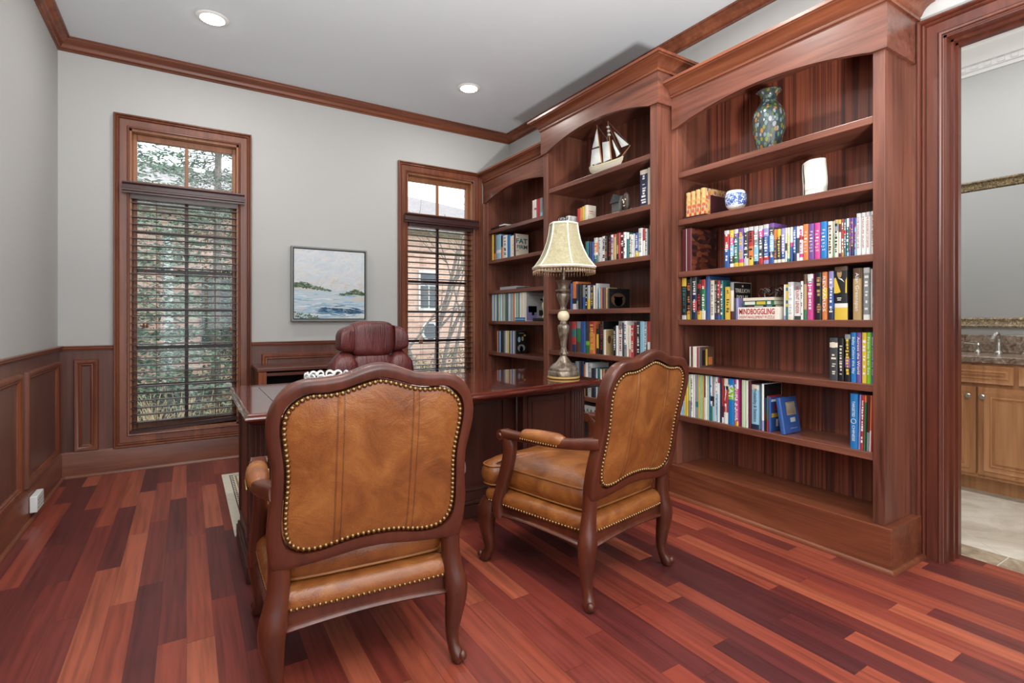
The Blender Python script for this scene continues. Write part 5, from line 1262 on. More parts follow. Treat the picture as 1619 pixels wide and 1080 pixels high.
# ------------------------------------------------------------------ table lamp
LX, LY = 1.98, 2.55
lp = thing('table_lamp', (LX, LY, T), 'antique bronze table lamp with cream bell shade on the desk', 'lamp')
c0 = (LX, LY, T + .0006)
def zz(y): return (1.1 + (503.4 - (330 + y / 3.857)) / 255.) - T
MB().lathe([(.094, 0), (.1, .004), (.1, .012), (.094, .015)], c0, 40).build('foot_ring', 'antique_gold', lp)
mb = MB().lathe([(.09, .0145), (.097, .016), (.097, .042), (.093, .046), (.088, .05), (.088, .06), (.084, .066)], c0, 40)
mb.lathe([(.084, .066), (.066, .085), (.046, .098), (.042, .104)], c0, 48, lobes=24, amp=.02).lathe([(.042, .104), (.036, .112), (.028, .125), (.02, .135), (.018, .142)], c0, 24)
mb.build('base', 'aged_metal', lp, smooth=50)
mb = MB().lathe([(.017, .135), (.026, .146), (.024, .155), (.016, .165), (.0165, .19), (.02, .23), (.028, .27), (.034, .305), (.035, .318), (.03, .328), (.021, .333), (.023, .34), (.02, .35)], c0, 48, lobes=8, amp=.05)
for k in range(4):
    t = 6.2832 * k / 4 + .4; d = Vector((math.cos(t), math.sin(t), 0)); b0 = Vector(c0)
    mb.tube([b0 + d * .016 + Vector((0, 0, .19)), b0 + d * .019 + Vector((0, 0, .165)), b0 + d * .032 + Vector((0, 0, .15)), b0 + d * .033 + Vector((0, 0, .158))], [.004, .005, .006, .004], 7)
mb.build('lower_column', 'aged_metal', lp, smooth=50)
MB().ball((LX, LY, T + .384), .037, 22).build('onyx_ball', 'onyx', lp, smooth=60)
mb = MB().lathe([(.02, .417), (.023, .422), (.019, .43), (.018, .44), (.022, .45), (.036, .49), (.041, .51), (.04, .52), (.03, .528), (.044, .534), (.049, .54), (.048, .546), (.032, .552), (.03, .562), (.036, .58), (.046, .6), (.051, .604), (.044, .6), (.02, .585)], c0, 40, cap=False, lobes=10, amp=.025)
mb.lathe([(.012, .58), (.012, .74), (.018, .745), (.018, .79), (.006, .80)], c0, 16)
mb.build('upper_column', 'aged_metal', lp, smooth=50)
zb, zt = .684, .955; SP = [(.195, .684), (.176, .706), (.147, .745), (.122, .796), (.104, .847), (.0925, .898), (.085, .954)]
def shade_r(f, t):
    k = f * (len(SP) - 1); i = min(int(k), len(SP) - 2); q = k - i; r = SP[i][0] * (1 - q) + SP[i + 1][0] * q; z = SP[i][1] * (1 - q) + SP[i + 1][1] * q
    a = (t - R(20)) % R(60); s = math.cos(R(30)) / math.cos(a - R(30)); return r * (.35 + .65 * s) * 1.02, z
ns = 72; mb = MB()
rows_ = []
for i in range(19):
    rows_.append([(LX + shade_r(i / 18, t)[0] * math.cos(t + LPH), LY + shade_r(i / 18, t)[0] * math.sin(t + LPH), T + shade_r(i / 18, t)[1]) for t in (6.2832 * k / ns for k in range(ns))]) if False else None
LPH = R(-52.145) - R(20) + R(80) - R(20)
rows_ = []
for i in range(19):
    row = []
    for k in range(ns):
        t = 6.28318 * k / ns; r, z = shade_r(i / 18, t); row.append((LX + r * math.cos(t + LPH), LY + r * math.sin(t + LPH), T + z))
    rows_.append(row)
rin = [[(LX + (x - LX) * .985, LY + (y - LY) * .985, z) for x, y, z in row] for row in rows_]
sh = MB().grid(rows_, cu=True).grid(rin, cu=True).build('lamp_shade', 'shade_cloth', lp, smooth=30)
mb = MB()
for k in range(6):
    P = []
    for i in range(19): r, z = shade_r(i / 18, R(20 + 60 * k)); a = R(20 + 60 * k) + LPH; P.append((LX + r * math.cos(a), LY + r * math.sin(a), T + z))
    mb.tube(P, .005, 7)
for i in (0, 18):
    mb.tube([(LX + (x - LX) * 1.005, LY + (y - LY) * 1.005, z) for x, y, z in rows_[i]], .0065, 7, closed=True)
mb.build('braid_trim', 'cream_braid', sh, smooth=60)
mb = MB()
for k in range(60):
    t = 6.28318 * k / 60; r, z = shade_r(0, t); x, y = LX + r * math.cos(t + LPH), LY + r * math.sin(t + LPH); z0 = T + zb - .004
    for j, (dz, rr) in enumerate(((.007, .0035), (.014, .003), (.021, .0035), (.03, .0048), (.037, .003))): mb.ball((x, y, z0 - dz), rr, 6, j % 3 // 2)
mb.tube([(LX + (x - LX) * 1.0, LY + (y - LY) * 1.0, z - .0065) for x, y, z in rows_[0]], .0035, 5, 1, closed=True)
mb.build('bead_fringe', [plain('bead_brown', srgb(150, 116, 84), .3), plain('bead_cream', srgb(226, 206, 178), .3)], sh, smooth=60)
# ------------------------------------------------------------------ armchairs
OUT = [(0, .977), (.04, .97), (.075, .957), (.105, .947), (.15, .942), (.20, .938), (.24, .921), (.27, .884), (.286, .84), (.288, .79), (.281, .745), (.273, .69), (.275, .62), (.283, .55), (.284, .49), (.279, .435), (.265, .408), (.225, .408), (.16, .413), (.10, .42), (.04, .428), (0, .429)]
NAIL = [(0, .925), (.035, .918), (.07, .907), (.1, .898), (.137, .893), (.178, .893), (.205, .883), (.229, .862), (.241, .837), (.244, .80), (.24, .76), (.233, .70), (.233, .65), (.236, .60), (.238, .55), (.235, .512), (.224, .483), (.20, .464), (.165, .458), (.13, .461), (.08, .471), (.04, .476), (0, .477)]
NL = 180
def loop(half, n=NL): return resample(catmull(sym(half), 8, True), n)
LO, LN = loop(OUT), loop(NAIL)
LI = [(x + (x * .04), .69 + (z - .69) * 1.045) for x, z in LN]
BP = lambda x, z, off: (x, -.2 * (z - .4) + off, z)
def lerp(a, b, t): return (a[0] + (b[0] - a[0]) * t, a[1] + (b[1] - a[1]) * t)
CEN = (0, .69)
def build_chair():
    t = thing('armchair', (0, 0, 0), 'x', 'armchair', group=None)
    B = dict(world=False)
    # back frame, a ring between the outline and the leather
    secs = [(0.0, -.016), (.06, -.024), (.5, -.026), (.85, -.025), (.96, -.021), (1.0, -.012), (1.0, .014), (.94, .021), (.5, .024), (.05, .022), (0.0, .016)]
    rows_ = [[BP(*lerp(i, o, f), off) for i, o in zip(LI, LO)] for f, off in secs]
    MB().grid(rows_, cu=True, cv=True).build('back_frame', 'chair_wood', t, smooth=50, **B)
    # leather, outside back with seams and nails
    K = 14
    def dome(sgn, e0, hgt):
        rr = []
        for k in range(K + 1):
            f = k / K; s = 1 - f; s = s ** .8 if s > 0 else 0
            rr.append([BP(CEN[0] + (x - CEN[0]) * s * 1.02, CEN[1] + (z - CEN[1]) * s * 1.02, sgn * (e0 + hgt * (1 - s ** 5) * (.75 + .25 * (1 - s)))) for x, z in LN])
        return MB().grid(rr, cu=True)
    lb = dome(-1, .019, .017).build('outside_back_leather', 'tan_leather', t, smooth=80, **B)
    angs = [(math.atan2(z - CEN[1], x), math.hypot(x, z - CEN[1])) for x, z in LN]
    def surf(x, z):
        a = math.atan2(z - CEN[1], x); rr = min(angs, key=lambda q: abs((q[0] - a + math.pi) % (2 * math.pi) - math.pi))[1] * 1.02
        s = min(1, math.hypot(x, z - CEN[1]) / rr); return -(.019 + .017 * (1 - s ** 5) * (.75 + .25 * (1 - s)))
    for sx in (-1, 1):
        mb = MB(); X = .104 * sx; zs = [.462 + k * (.90 - .462) / 30 for k in range(31)]
        mb.grid([[BP(X + dx, z, surf(X + dx, z) - d) for dx, d in ((-.0075, 0), (-.006, .0016), (.006, .0016), (.0075, 0))] for z in zs])
        for dx in (-.0095, .0095):
            for z in [.47 + k * .0058 for k in range(74)]:
                mb.box(*[v for c, w in zip(BP(X + dx, z, surf(X + dx, z) - .0002), (.0007, .0006, .0015)) for v in (c - w, c + w)], 1)
        mb.build('stitched_seam', ['tan_leather', 'dark_interior'], lb, smooth=40, **B)
    def nails(P, nm, parent, r=.0073):
        mb = MB()
        for p, nrm in P:
            n_ = Vector(nrm).normalized(); u = n_.orthogonal().normalized(); w = n_.cross(u); p = Vector(p)
            mb.grid([[tuple(p + n_ * r * .8 * math.sin(a) + (u * math.cos(b) + w * math.sin(b)) * r * math.cos(a)) for b in (6.2832 * k / 8 for k in range(8))] for a in (0, .5, 1.0, 1.45)], cu=True, cap1=True)
        return mb.build(nm, 'nail_brass', parent, smooth=60, **B)
    per = sum((Vector(LN[i]) - Vector(LN[i - 1])).length for i in range(NL)); nn = int(per / .0148)
    nails([(BP(x, z, -.021), (0, -1, -.2)) for x, z in resample(LN, nn)], 'nailhead_trim', lb)
    li = dome(1, .017, .045).build('inside_back_leather', 'tan_leather', t, smooth=80, **B)
    # legs
    def limb(P, name, n=14):
        Q = catmull(P, 6); return MB().tube([q[:3] for q in Q], [(q[3], q[4]) for q in Q], n, up=(1, 0, 0), e=.85).build(name, 'chair_wood', t, smooth=60, **B)
    for s in (-1, 1):
        l = limb([(s * .252, -.006, .47, .030, .024), (s * .250, -.002, .42, .030, .025), (s * .252, .002, .36, .030, .025), (s * .258, .002, .31, .033, .028), (s * .267, -.002, .25, .038, .034), (s * .269, .0, .20, .034, .031), (s * .264, .006, .14, .027, .026), (s * .260, .008, .09, .021, .021), (s * .262, .0, .05, .018, .02), (s * .270, -.012, .022, .021, .024), (s * .274, -.016, .003, .016, .018)], 'rear_leg')
        MB().ball((s * .281, -.028, .026), .015, 12, sc=(1, 1, 1.1)).build('foot_scroll', 'chair_wood', l, smooth=60, **B)
        l = limb([(s * .283, .543, .285, .032, .038), (s * .290, .553, .245, .040, .048), (s * .294, .564, .205, .037, .047), (s * .293, .560, .15, .029, .036), (s * .289, .551, .09, .022, .027), (s * .289, .553, .05, .019, .022), (s * .294, .568, .022, .022, .026), (s * .296, .574, .003, .017, .02)], 'front_leg')
        MB().ball((s * .303, .592, .028), .016, 12).ball((s * .318, .585, .215), .012, 10, sc=(.8, 1, 1.8)).build('foot_scroll', 'chair_wood', l, smooth=60, **B)
    # seat rail, upholstered deck, nails
    PLAN = [(0, .603), (.12, .598), (.21, .584), (.272, .572), (.30, .548), (.299, .48), (.288, .30), (.272, .12), (.258, .03), (.243, .002), (.2, -.006), (.1, -.008), (0, -.008)]
    PL = loop(PLAN, 160)
    def ofs(d): return [(p[0], p[1]) for p in offset([tuple(q) for q in PL], d)]
    area = sum(PL[i - 1][0] * PL[i][1] - PL[i][0] * PL[i - 1][1] for i in range(len(PL))); sg = 1 if area > 0 else -1
    def zb_(x, y): 
        fx = abs(x) / .29; fy = (y - .29) / .31
        k = max(abs(fx) ** 6, 0) if abs(fy) > .88 else abs(fy) ** 6
        return .238 - .018 * k + .007 * math.cos(9 * (x if abs(fy) > .88 else y - .29)) - .006
    def ring(d, f): return [(x, y, f(px, py)) for (x, y), (px, py) in zip(ofs(sg * d), PL)]
    rr = [ring(.03, lambda x, y: zb_(x, y) + .004), ring(.006, zb_), ring(-.006, lambda x, y: zb_(x, y) + .001), ring(-.010, lambda x, y: zb_(x, y) + .006), ring(-.006, lambda x, y: zb_(x, y) + .012), ring(.004, lambda x, y: zb_(x, y) + .016), ring(.003, lambda x, y: .279), ring(.03, lambda x, y: .279)]
    MB().grid(rr, cu=True, cv=True).build('seat_rail', 'chair_wood', t, smooth=50, **B)
    C = lambda z: (lambda x, y: z)
    rr = [ring(.006, C(.278)), ring(-.002, C(.281)), ring(-.006, C(.298)), ring(-.004, C(.318)), ring(.006, C(.333)), ring(.022, C(.341)), ring(.06, C(.345)), ring(.12, C(.346))]
    dkk = MB().grid(rr, cu=True, cap0=True, cap1=True).build('seat_deck', 'tan_leather', t, smooth=70, **B)
    ol = ofs(sg * -.004); L_ = resample(ol, int(sum((Vector(ol[i]) - Vector(ol[i - 1])).length for i in range(160)) / .0152)); P = []
    for i, (x, y) in enumerate(L_):
        tn = Vector(L_[(i + 1) % len(L_)]) - Vector(L_[i - 1]); nv = Vector((tn.y, -tn.x, 0)) * sg
        if (abs(x) > .245 and y < .035) or (abs(x) > .27 and y > .545): continue
        if abs(x) > .28 and .44 < y < .50: continue
        P.append(((x, y, .287), nv))
    nails(P, 'nailhead_trim', dkk, .0062)
    # loose cushion
    CU = [(0, .632), (.14, .626), (.24, .612), (.292, .585), (.300, .54), (.292, .515), (.268, .50), (.260, .46), (.258, .40), (.252, .25), (.244, .12), (.23, .045), (.18, .028), (0, .024)]
    CL = loop(CU, 140); area2 = sum(CL[i - 1][0] * CL[i][1] - CL[i][0] * CL[i - 1][1] for i in range(140)); s2 = 1 if area2 > 0 else -1
    def cof(d, z):
        return [(x, y, z) for x, y in offset([tuple(q) for q in CL], s2 * d)]
    def csc(k, z): return [(x * k, .33 + (y - .33) * k, z + .006 * math.sin(9 * x + 2) * math.sin(8 * y)) for x, y in CL]
    rr = [csc(.8, .3465), cof(.012, .347), cof(.003, .355), cof(-.008, .375), cof(-.011, .395), cof(-.008, .415), cof(.002, .434), cof(.014, .446), csc(.88, .460), csc(.75, .474), csc(.55, .486), csc(.3, .493), csc(.05, .495)]
    cu = MB().grid(rr, cu=True, cap0=True, cap1=True).build('seat_cushion', 'tan_leather', t, smooth=80, **B)
    mb = MB()
    for z, d in ((.353, .002), (.436, .0)): mb.tube(cof(d, z), .0042, 6, closed=True)
    mb.build('piping', plain('piping_tan', srgb(146, 92, 46), .4), cu, smooth=60, **B)
    # arms
    for s in (-1, 1):
        P = [(s * .294, .470, .228, .027, .026), (s * .296, .472, .29, .028, .027), (s * .293, .452, .37, .025, .027), (s * .290, .424, .46, .023, .030), (s * .290, .410, .52, .023, .032), (s * .292, .412, .565, .025, .034), (s * .293, .424, .596, .025, .026)]
        Q = catmull(P, 6); mb = MB().tube([q[:3] for q in Q], [(q[3], q[4]) for q in Q], 16, up=(1, 0, 0), e=.7)
        P = [(s * .293, .44, .598, .025, .020), (s * .298, .36, .600, .025, .019), (s * .303, .26, .606, .025, .018), (s * .302, .14, .612, .025, .019), (s * .288, .05, .620, .025, .021), (s * .268, -.02, .629, .025, .023), (s * .258, -.058, .634, .022, .023)]
        Q = catmull(P, 6); mb.tube([q[:3] for q in Q], [(q[3], q[4]) for q in Q], 16, up=(1, 0, 0), e=.6)
        n = 16; mb.grid([[(s * .293 + xo, .443 + r * math.cos(a), .594 + r * math.sin(a)) for a in (6.2832 * k / n for k in range(n))] for xo, r in ((-.026, .012), (-.026, .022), (.026, .022), (.026, .012))], cu=True, cap0=True, cap1=True)
        mb.grid([[(s * (.293 + xo), .443 + r * math.cos(a), .594 + r * math.sin(a)) for a in (6.2832 * k / n for k in range(n))] for xo, r in ((.026, .011), (.031, .008), (.032, .003))], cu=True, cap1=True)
        am = mb.build('armrest', 'chair_wood', t, smooth=45, **B)
        P = [(s * .300, .315, .612, .020, .014), (s * .301, .29, .616, .030, .026), (s * .303, .2, .620, .033, .030), (s * .301, .12, .623, .031, .028), (s * .297, .085, .624, .020, .016)]
        Q = catmull(P, 5); pd = MB().tube([q[:3] for q in Q], [(q[3], q[4]) for q in Q], 16, up=(1, 0, 0)).build('arm_pad', 'tan_leather', am, smooth=70, **B)
        NP = []
        for i in range(16):
            y = .30 - .2 * i / 15; x = .303 - .003 * abs(i - 8) / 8
            for q in (-1, 1): NP.append(((s * x + q * .0312, y, .604 + .004 * i / 15), (q, 0, -.1)))
        for k in range(4): NP.append(((s * .301 + (-.018 + .012 * k), .318, .612), (0, 1, .2)))
        mb = MB()
        for p, n_ in NP: mb.ball(p, .0052, 6)
        mb.build('nailhead_trim', 'nail_brass', am, smooth=60, **B)
    return t
ch1 = build_chair()
def copy_tree(o, parent=None):
    c = o.copy(); COL.objects.link(c)
    if parent: c.parent = parent
    for k in o.children: copy_tree(k, c)
    return c
ch2 = copy_tree(ch1)
ch1.location = (.467, 1.5355, 0); ch1.rotation_euler = (0, 0, R(-5.1))
ch2.location = (1.5425, 1.5515, 0); ch2.rotation_euler = (0, 0, R(10.3))
tag(ch1, 'tan leather carved wood armchair standing away from the bookcases, hiding the bowl', 'armchair', 'matching leather armchairs')
tag(ch2, 'tan leather carved wood armchair beside the bookcases, in front of the lamp', 'armchair', 'matching leather armchairs')
# ------------------------------------------------------------------ office chair
def pillow(mb, c, s, e=3.2, m=0, n=28, k=18, wob=0, taper=0):
    rows_ = []
    f = lambda v, p: math.copysign(abs(v) ** p, v)
    for i in range(k + 1):
        a = -math.pi / 2 + math.pi * i / k; row = []
        for j in range(n):
            b = 6.28318 * j / n; x = f(math.cos(a), 2 / e) * f(math.cos(b), 2 / e); y = f(math.cos(a), 2 / e) * f(math.sin(b), 2 / e); z = f(math.sin(a), 2 / e)
            w_ = 1 + taper * z
            row.append((c[0] + s[0] * x * w_, c[1] + s[1] * y * (1 + wob * math.sin(9 * x) * (1 - z * z)), c[2] + s[2] * z))
        rows_.append(row)
    return mb.grid(rows_, m, cu=True, cap0=True, cap1=True)
oc = thing('office_chair', (1.04, 3.42, 0), 'burgundy leather executive office chair behind the desk', 'office chair', rz=R(4))
lc = 'burgundy_leather'; W0 = dict(world=False, smooth=60)
mb = MB(); pillow(mb, (0, .0, .965), (.152, .075, .118), 4, wob=.05); hr = mb.build('headrest', lc, oc, **W0)
for s in (-1, 1):
    mb = MB(); rows_ = []
    for i in range(11):
        f = i / 10; z0 = .88 + .045 * f ** 1.5 * .6; z1 = 1.055 - .035 * f - .05 * f ** 3; w_ = .068 * (1 - .35 * f ** 3) + .002
        x = s * (.14 + .092 * math.sin(f * math.pi / 2)); zc, hz = (z0 + z1) / 2, (z1 - z0) / 2 * (1 if i < 9 else .8 if i == 9 else .45); yo = -.01 - .028 * f
        w_ *= 1 if i < 9 else (.8 if i == 9 else .4)
        rows_.append([(x, yo + w_ * math.copysign(abs(math.cos(a)) ** .5, math.cos(a)), zc + hz * math.copysign(abs(math.sin(a)) ** .5, math.sin(a))) for a in (6.2832 * k / 20 for k in range(20))])
    mb.grid(rows_, cu=True, cap0=True, cap1=True).build('headrest_wing', lc, hr, **W0)
mb = MB(); pillow(mb, (0, .01, .645), (.15, .075, .235), 4.5, wob=.04); bk = mb.build('backrest', lc, oc, **W0)
for s in (-1, 1):
    mb = MB(); rows_ = []
    for i in range(13):
        f = i / 12; z = .44 + .445 * f; wx = (.104 - .026 * f ** 2) * (1 if 0 < i < 11 else .7 if i == 11 else .35); wy = .075 * (1 if 0 < i < 11 else .8 if i == 11 else .4)
        xc = s * (.212 - .016 * f - .012 * f * f)
        rows_.append([(xc + wx * math.copysign(abs(math.cos(a)) ** .55, math.cos(a)), -.012 + wy * math.copysign(abs(math.sin(a)) ** .55, math.sin(a)), z) for a in (6.2832 * k / 20 for k in range(20))])
    mb.grid(rows_, cu=True, cap0=True, cap1=True).build('side_bolster', lc, bk, **W0)
mb = MB(); pillow(mb, (0, -.24, .44), (.27, .27, .07), 4); mb.build('seat', lc, oc, **W0)
for s in (-1, 1):
    mb = MB(); pillow(mb, (s * .30, -.2, .64), (.045, .17, .03), 4); ar = mb.build('armrest', lc, oc, **W0)
    MB().tube(catmull([(s * .27, -.12, .40), (s * .325, -.14, .5), (s * .31, -.2, .615)], 4), .018, 8).build('arm_support', 'black_plastic', ar, **W0)
MB().box(-.04, .04, .04, .085, .36, .75).build('back_bracket', 'black_plastic', oc, world=False, smooth=0, bevel=.01)
MB().lathe([(.03, .1), (.03, .26), (.022, .26), (.022, .37), (.1, .372), (.1, .385)], (0, -.22, 0), 16).build('gas_post', 'black_plastic', oc, **W0)
for k in range(5):
    a = 6.2832 * k / 5 + .3; d = Vector((math.cos(a), math.sin(a), 0)); b0 = Vector((0, -.22, 0))
    lg = MB().tube([b0 + d * .02 + Vector((0, 0, .12)), b0 + d * .29 + Vector((0, 0, .075))], [.028, .018], 8).build('base_leg', 'black_plastic', oc, **W0)
    n = Vector((-d.y, d.x, 0)); mb = MB(); c = b0 + d * .29 + Vector((0, 0, .038))
    mb.grid([[tuple(c + n * o_ + (d * math.cos(q) + Vector((0, 0, 1)) * math.sin(q)) * .027) for q in (6.2832 * j / 14 for j in range(14))] for o_ in (-.02, .02)], cu=True, cap0=True, cap1=True)
    mb.tube([c, c + Vector((0, 0, .045))], .007, 6); mb.build('caster', 'black_plastic', lg, **W0)
# ------------------------------------------------------------------ console between the windows
cs = thing('console_cabinet', (1.05, 4.42, 0), 'low open wooden console cabinet against the back wall under the picture', 'cabinet')
x0, x1, y0, y1, zt = .452, 1.64, 4.255, 4.612, .728
MB().box(x0 - .012, x1 + .012, y0 - .012, y1, zt - .026, zt).build('top', 'console_top', cs, smooth=0, bevel=.004)
mb = MB()
for x in (x0, x1 - .055): mb.box(x, x + .055, y0, y0 + .04, 0, zt - .0262)
mb = MB().box(x0, x0 + .055, y0, y0 + .04, 0, zt - .0262).box(x0 + .003, x0 + .02, y0 + .04, y1, .04, zt - .0262).build('side_frame', 'console_wood', cs, smooth=0, bevel=.002)
mb = MB().box(x1 - .055, x1, y0, y0 + .04, 0, zt - .0262).box(x1 - .02, x1 - .003, y0 + .04, y1, .04, zt - .0262); mb.build('side_frame', 'console_wood', cs, smooth=0, bevel=.002)
xm = (x0 + .055, .80, 1.25, x1 - .055)
MB().box(xm[0], xm[3], y0 + .006, y0 + .03, zt - .062, zt - .04).box(xm[0], xm[3], y0 + .006, y0 + .03, .05, .1).build('front_rail', 'console_top', cs, smooth=0)
mb = MB()
for x in xm[1:3]: mb.box(x - .014, x + .014, y0 + .01, y1 - .012, .1, zt - .0405)
mb.build('divider', 'console_wood', cs, smooth=0)
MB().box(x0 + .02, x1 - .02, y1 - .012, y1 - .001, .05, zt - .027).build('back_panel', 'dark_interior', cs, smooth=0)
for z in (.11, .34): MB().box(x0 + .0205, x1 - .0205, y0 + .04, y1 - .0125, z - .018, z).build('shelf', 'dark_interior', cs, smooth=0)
# ------------------------------------------------------------------ picture
PX0, PX1, PZ0, PZ1 = .733, 1.361, 1.077, 1.702
pc = thing('picture', (1.047, YB, 1.39), 'square framed seascape painting on the back wall between the windows', 'picture')
mb = MB().sweep([(PX0 + .012, YB, PZ0 + .012), (PX0 + .012, YB, PZ1 - .012), (PX1 - .012, YB, PZ1 - .012), (PX1 - .012, YB, PZ0 + .012)], (0, -1, 0), [(0, 0), (0, .052), (.012, .052), (.012, 0)], True)
mb.build('frame', plain('frame_grey', srgb(126, 128, 124), .5), pc, smooth=0)
cv = MB().box(PX0 + .022, PX1 - .022, YB - .046, YB - .001, PZ0 + .022, PZ1 - .022).build('canvas', plain('paint_base', srgb(204, 212, 216), .7), pc, smooth=0)
PC = [(208, 216, 221), (200, 210, 218), (216, 219, 221), (206, 213, 222), (217, 215, 213), (62, 88, 64), (92, 112, 78), (118, 134, 104), (210, 204, 194), (150, 184, 206), (184, 208, 222), (70, 122, 156), (28, 74, 112), (22, 40, 62), (226, 230, 232)]
mb = MB(); rnd = random.Random(21); w_, h_ = PX1 - PX0 - .044, PZ1 - PZ0 - .044; lay = [0]
def dab(u, v, l, t, k, ang=0):
    lay[0] += 1; y = YB - .0462 - lay[0] * 1.2e-6; n = 9; c, s = math.cos(ang), math.sin(ang); top, bot = [], []
    for i in range(n):
        f = i / (n - 1) * 2 - 1; q = (1 - abs(f) ** 2.4) * t * rnd.uniform(.6, 1.15) + .0004; top.append((f * l, q)); bot.append((f * l, -q * rnd.uniform(.5, 1)))
    P = []
    for a, b in top + bot[::-1]:
        x = PX0 + .022 + u * w_ + a * c - b * s; z = PZ0 + .022 + v * h_ + a * s + b * c
        P.append((min(max(x, PX0 + .0225), PX1 - .0225), y, min(max(z, PZ0 + .0225), PZ1 - .0225)))
    m_ = len(P); mb.add(P, [(i, i + 1, m_ - 2 - i, m_ - 1 - i) for i in range(n - 1)], k)
for k in range(330): v = rnd.uniform(.42, 1.0); dab(rnd.random(), v, rnd.uniform(.02, .07), rnd.uniform(.006, .018), rnd.choice((0, 1, 2, 3, 0, 2, 4) if v > .6 else (0, 2, 4, 2, 8, 0)), rnd.gauss(.2, .6))
for k in range(220): v = rnd.uniform(0, .42); dab(rnd.random(), v, rnd.uniform(.03, .09), rnd.uniform(.003, .009), rnd.choice((9, 10, 10, 10, 1, 14) if v > .22 else (9, 10, 9, 14, 10)), rnd.gauss(0, .08))
for k in range(70): u = rnd.uniform(.35, .95); dab(u, .115 + rnd.gauss(0, .025), rnd.uniform(.02, .06), rnd.uniform(.002, .006), rnd.choice((11, 12, 12, 11)), rnd.gauss(-.05, .1))
for k in range(16): dab(rnd.uniform(.58, .92), .11 + rnd.gauss(0, .02), rnd.uniform(.01, .03), .0022, 13, rnd.gauss(-.05, .15))
for k in range(170): u = rnd.random() ** 1.3 * .5; hh = .075 * max(0, 1 - abs(u - .13) / .3) + .006; dab(u, .455 - .09 * u + rnd.uniform(0, hh), rnd.uniform(.006, .022), rnd.uniform(.002, .007), rnd.choice((5, 6, 5, 7)), rnd.gauss(-.1, .4))
for k in range(170): u = 1 - rnd.random() ** 1.2 * .36; hh = .08 * max(0, 1 - abs(u - .87) / .16) + .008; dab(u, .355 + rnd.uniform(0, hh), rnd.uniform(.006, .022), rnd.uniform(.002, .007), rnd.choice((5, 6, 5, 7)), rnd.gauss(0, .4))
for k in range(20): dab(rnd.uniform(.84, 1), .30 + rnd.gauss(0, .02), .03, .005, 8, 0); dab(rnd.uniform(0, .25), .42 + rnd.gauss(0, .01), .03, .004, 8, -.05)
for k in range(60): u = rnd.random() ** 1.4 * .32; dab(u, rnd.uniform(.0, .1 - .2 * u), rnd.uniform(.004, .016), rnd.uniform(.002, .006), rnd.choice((5, 6, 7, 6)), rnd.gauss(.6, .7))
mb.build('brushwork', [plain('paint_%d' % i, srgb(*c), .6) for i, c in enumerate(PC)], cv, smooth=0)
# ------------------------------------------------------------------ rug
rg = thing('rug', (1.2, 3.53, 0), 'cream patterned rug behind the desk under the office chair', 'rug')
RX0, RX1, RY0, RY1 = .205, 2.2, 2.945, 4.13
MB().box(RX0, RX1, RY0, RY1, .0004, .011).build('pile', 'rug_pile', rg, smooth=0, bevel=.003)
mb = MB(); zr = (.0095, .0116)
def rb(a, b, c, d, m_=0): mb.box(a, b, c, d, *zr, m_)
for d, k in ((.045, 0), (.075, 1), (.20, 1), (.215, 0)):
    e = d + (.006 if k == 0 else .012)
    rb(RX0 + d, RX1 - d, RY0 + d, RY0 + e, k); rb(RX0 + d, RX1 - d, RY1 - e, RY1 - d, k); rb(RX0 + d, RX0 + e, RY0 + d, RY1 - d, k); rb(RX1 - e, RX1 - d, RY0 + d, RY1 - d, k)
for k in range(26):
    y = RY0 + .1 + k * .04
    for x in (RX0 + .055, RX1 - .067): rb(x, x + .012, y, y + .02)
rnd = random.Random(5)
def flower(x, y, r):
    for j in range(6):
        a = 6.2832 * j / 6 + x; c = (x + r * math.cos(a), y + r * math.sin(a)); q = r * .42
        mb.prism([(c[0] + q * math.cos(t), c[1] + q * math.sin(t)) for t in (6.2832 * i / 8 for i in range(8))], lambda a_, b_, h: (a_, b_, h), *zr, rnd.choice((0, 0, 1)))
for k in range(10):
    y = RY0 + .14 + k * .1; flower(RX0 + .14, y, .024); flower(RX1 - .14, y, .024)
    mb.box(RX0 + .1, RX0 + .108, y + .03, y + .06, *zr, 1); mb.box(RX0 + .17, RX0 + .176, y + .02, y + .07, *zr, 0)
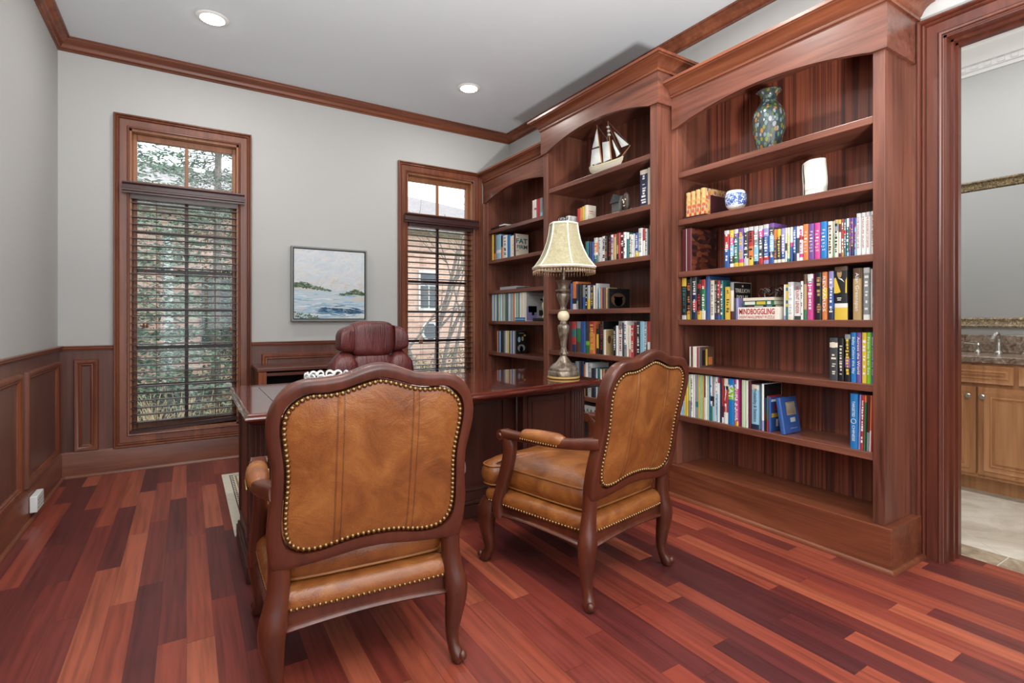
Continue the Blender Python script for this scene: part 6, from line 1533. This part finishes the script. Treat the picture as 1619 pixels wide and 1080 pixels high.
for k in range(14): flower(RX0 + .3 + k * .105, RY1 - .14, .024); flower(RX0 + .3 + k * .105, RY0 + .14, .024)
for k in range(40): flower(rnd.uniform(RX0 + .3, RX1 - .3), rnd.uniform(RY0 + .3, RY1 - .3), rnd.uniform(.02, .045))
mb.build('woven_pattern', ['rug_dark', 'rug_olive'], rg, smooth=0)
# ------------------------------------------------------------------ light, sky, camera
wd = bpy.data.worlds.new('overcast_sky'); SC.world = wd; wd.use_nodes = True
bg = wd.node_tree.nodes['Background']; bg.inputs[0].default_value = (.86, .93, 1.0, 1); bg.inputs[1].default_value = SKY
def lamp(nm, loc, size, power, col=(1, .95, .89), spread=170):
    l = bpy.data.lights.new(nm, 'AREA'); l.shape = 'DISK'; l.size = size; l.energy = power; l.color = col; l.spread = R(spread)
    o = bpy.data.objects.new(nm, l); COL.objects.link(o); o.location = loc; return o
for i, (x, y) in enumerate(CANS): lamp('can_light', (x, y, H - .02), .12, CANW[i])
for y in (.9, -.4, 2.1): lamp('bathroom_can_light', (3.9, y, H + .01), .12, BATHW, (.98, .98, 1))
fl = lamp('bounce_flash', FLASH[0], .4, FLASH[2], (1, .985, .96), 140)       # the photographer's flash, aimed up at the ceiling
fl.rotation_euler = Vector(FLASH[1]).to_track_quat('-Z', 'Y').to_euler()
cam = bpy.data.cameras.new('camera'); co = bpy.data.objects.new('camera', cam); COL.objects.link(co)
co.location = (0, 0, 1.1); co.rotation_euler = (R(90), 0, R(-32.145))
cam.sensor_width = 36; cam.sensor_fit = 'HORIZONTAL'; cam.lens = 36 * 818.73 / 1619; cam.shift_y = -(540 - 503.4) / 1619; cam.clip_start = .05
SC.camera = co; SC.cycles.use_guiding = True; SC.cycles.guiding_training_samples = 32
vs_ = SC.view_settings; SC.display_settings.display_device = 'sRGB'; vs_.view_transform = 'Standard'; vs_.look = 'None'; vs_.gamma = 1; vs_.use_curve_mapping = False; vs_.exposure = EXPO
SC.cycles.max_bounces = 8; SC.cycles.diffuse_bounces = 5; SC.cycles.use_denoising = True; SC.cycles.sample_clamp_indirect = 6
bpy.context.view_layer.update()
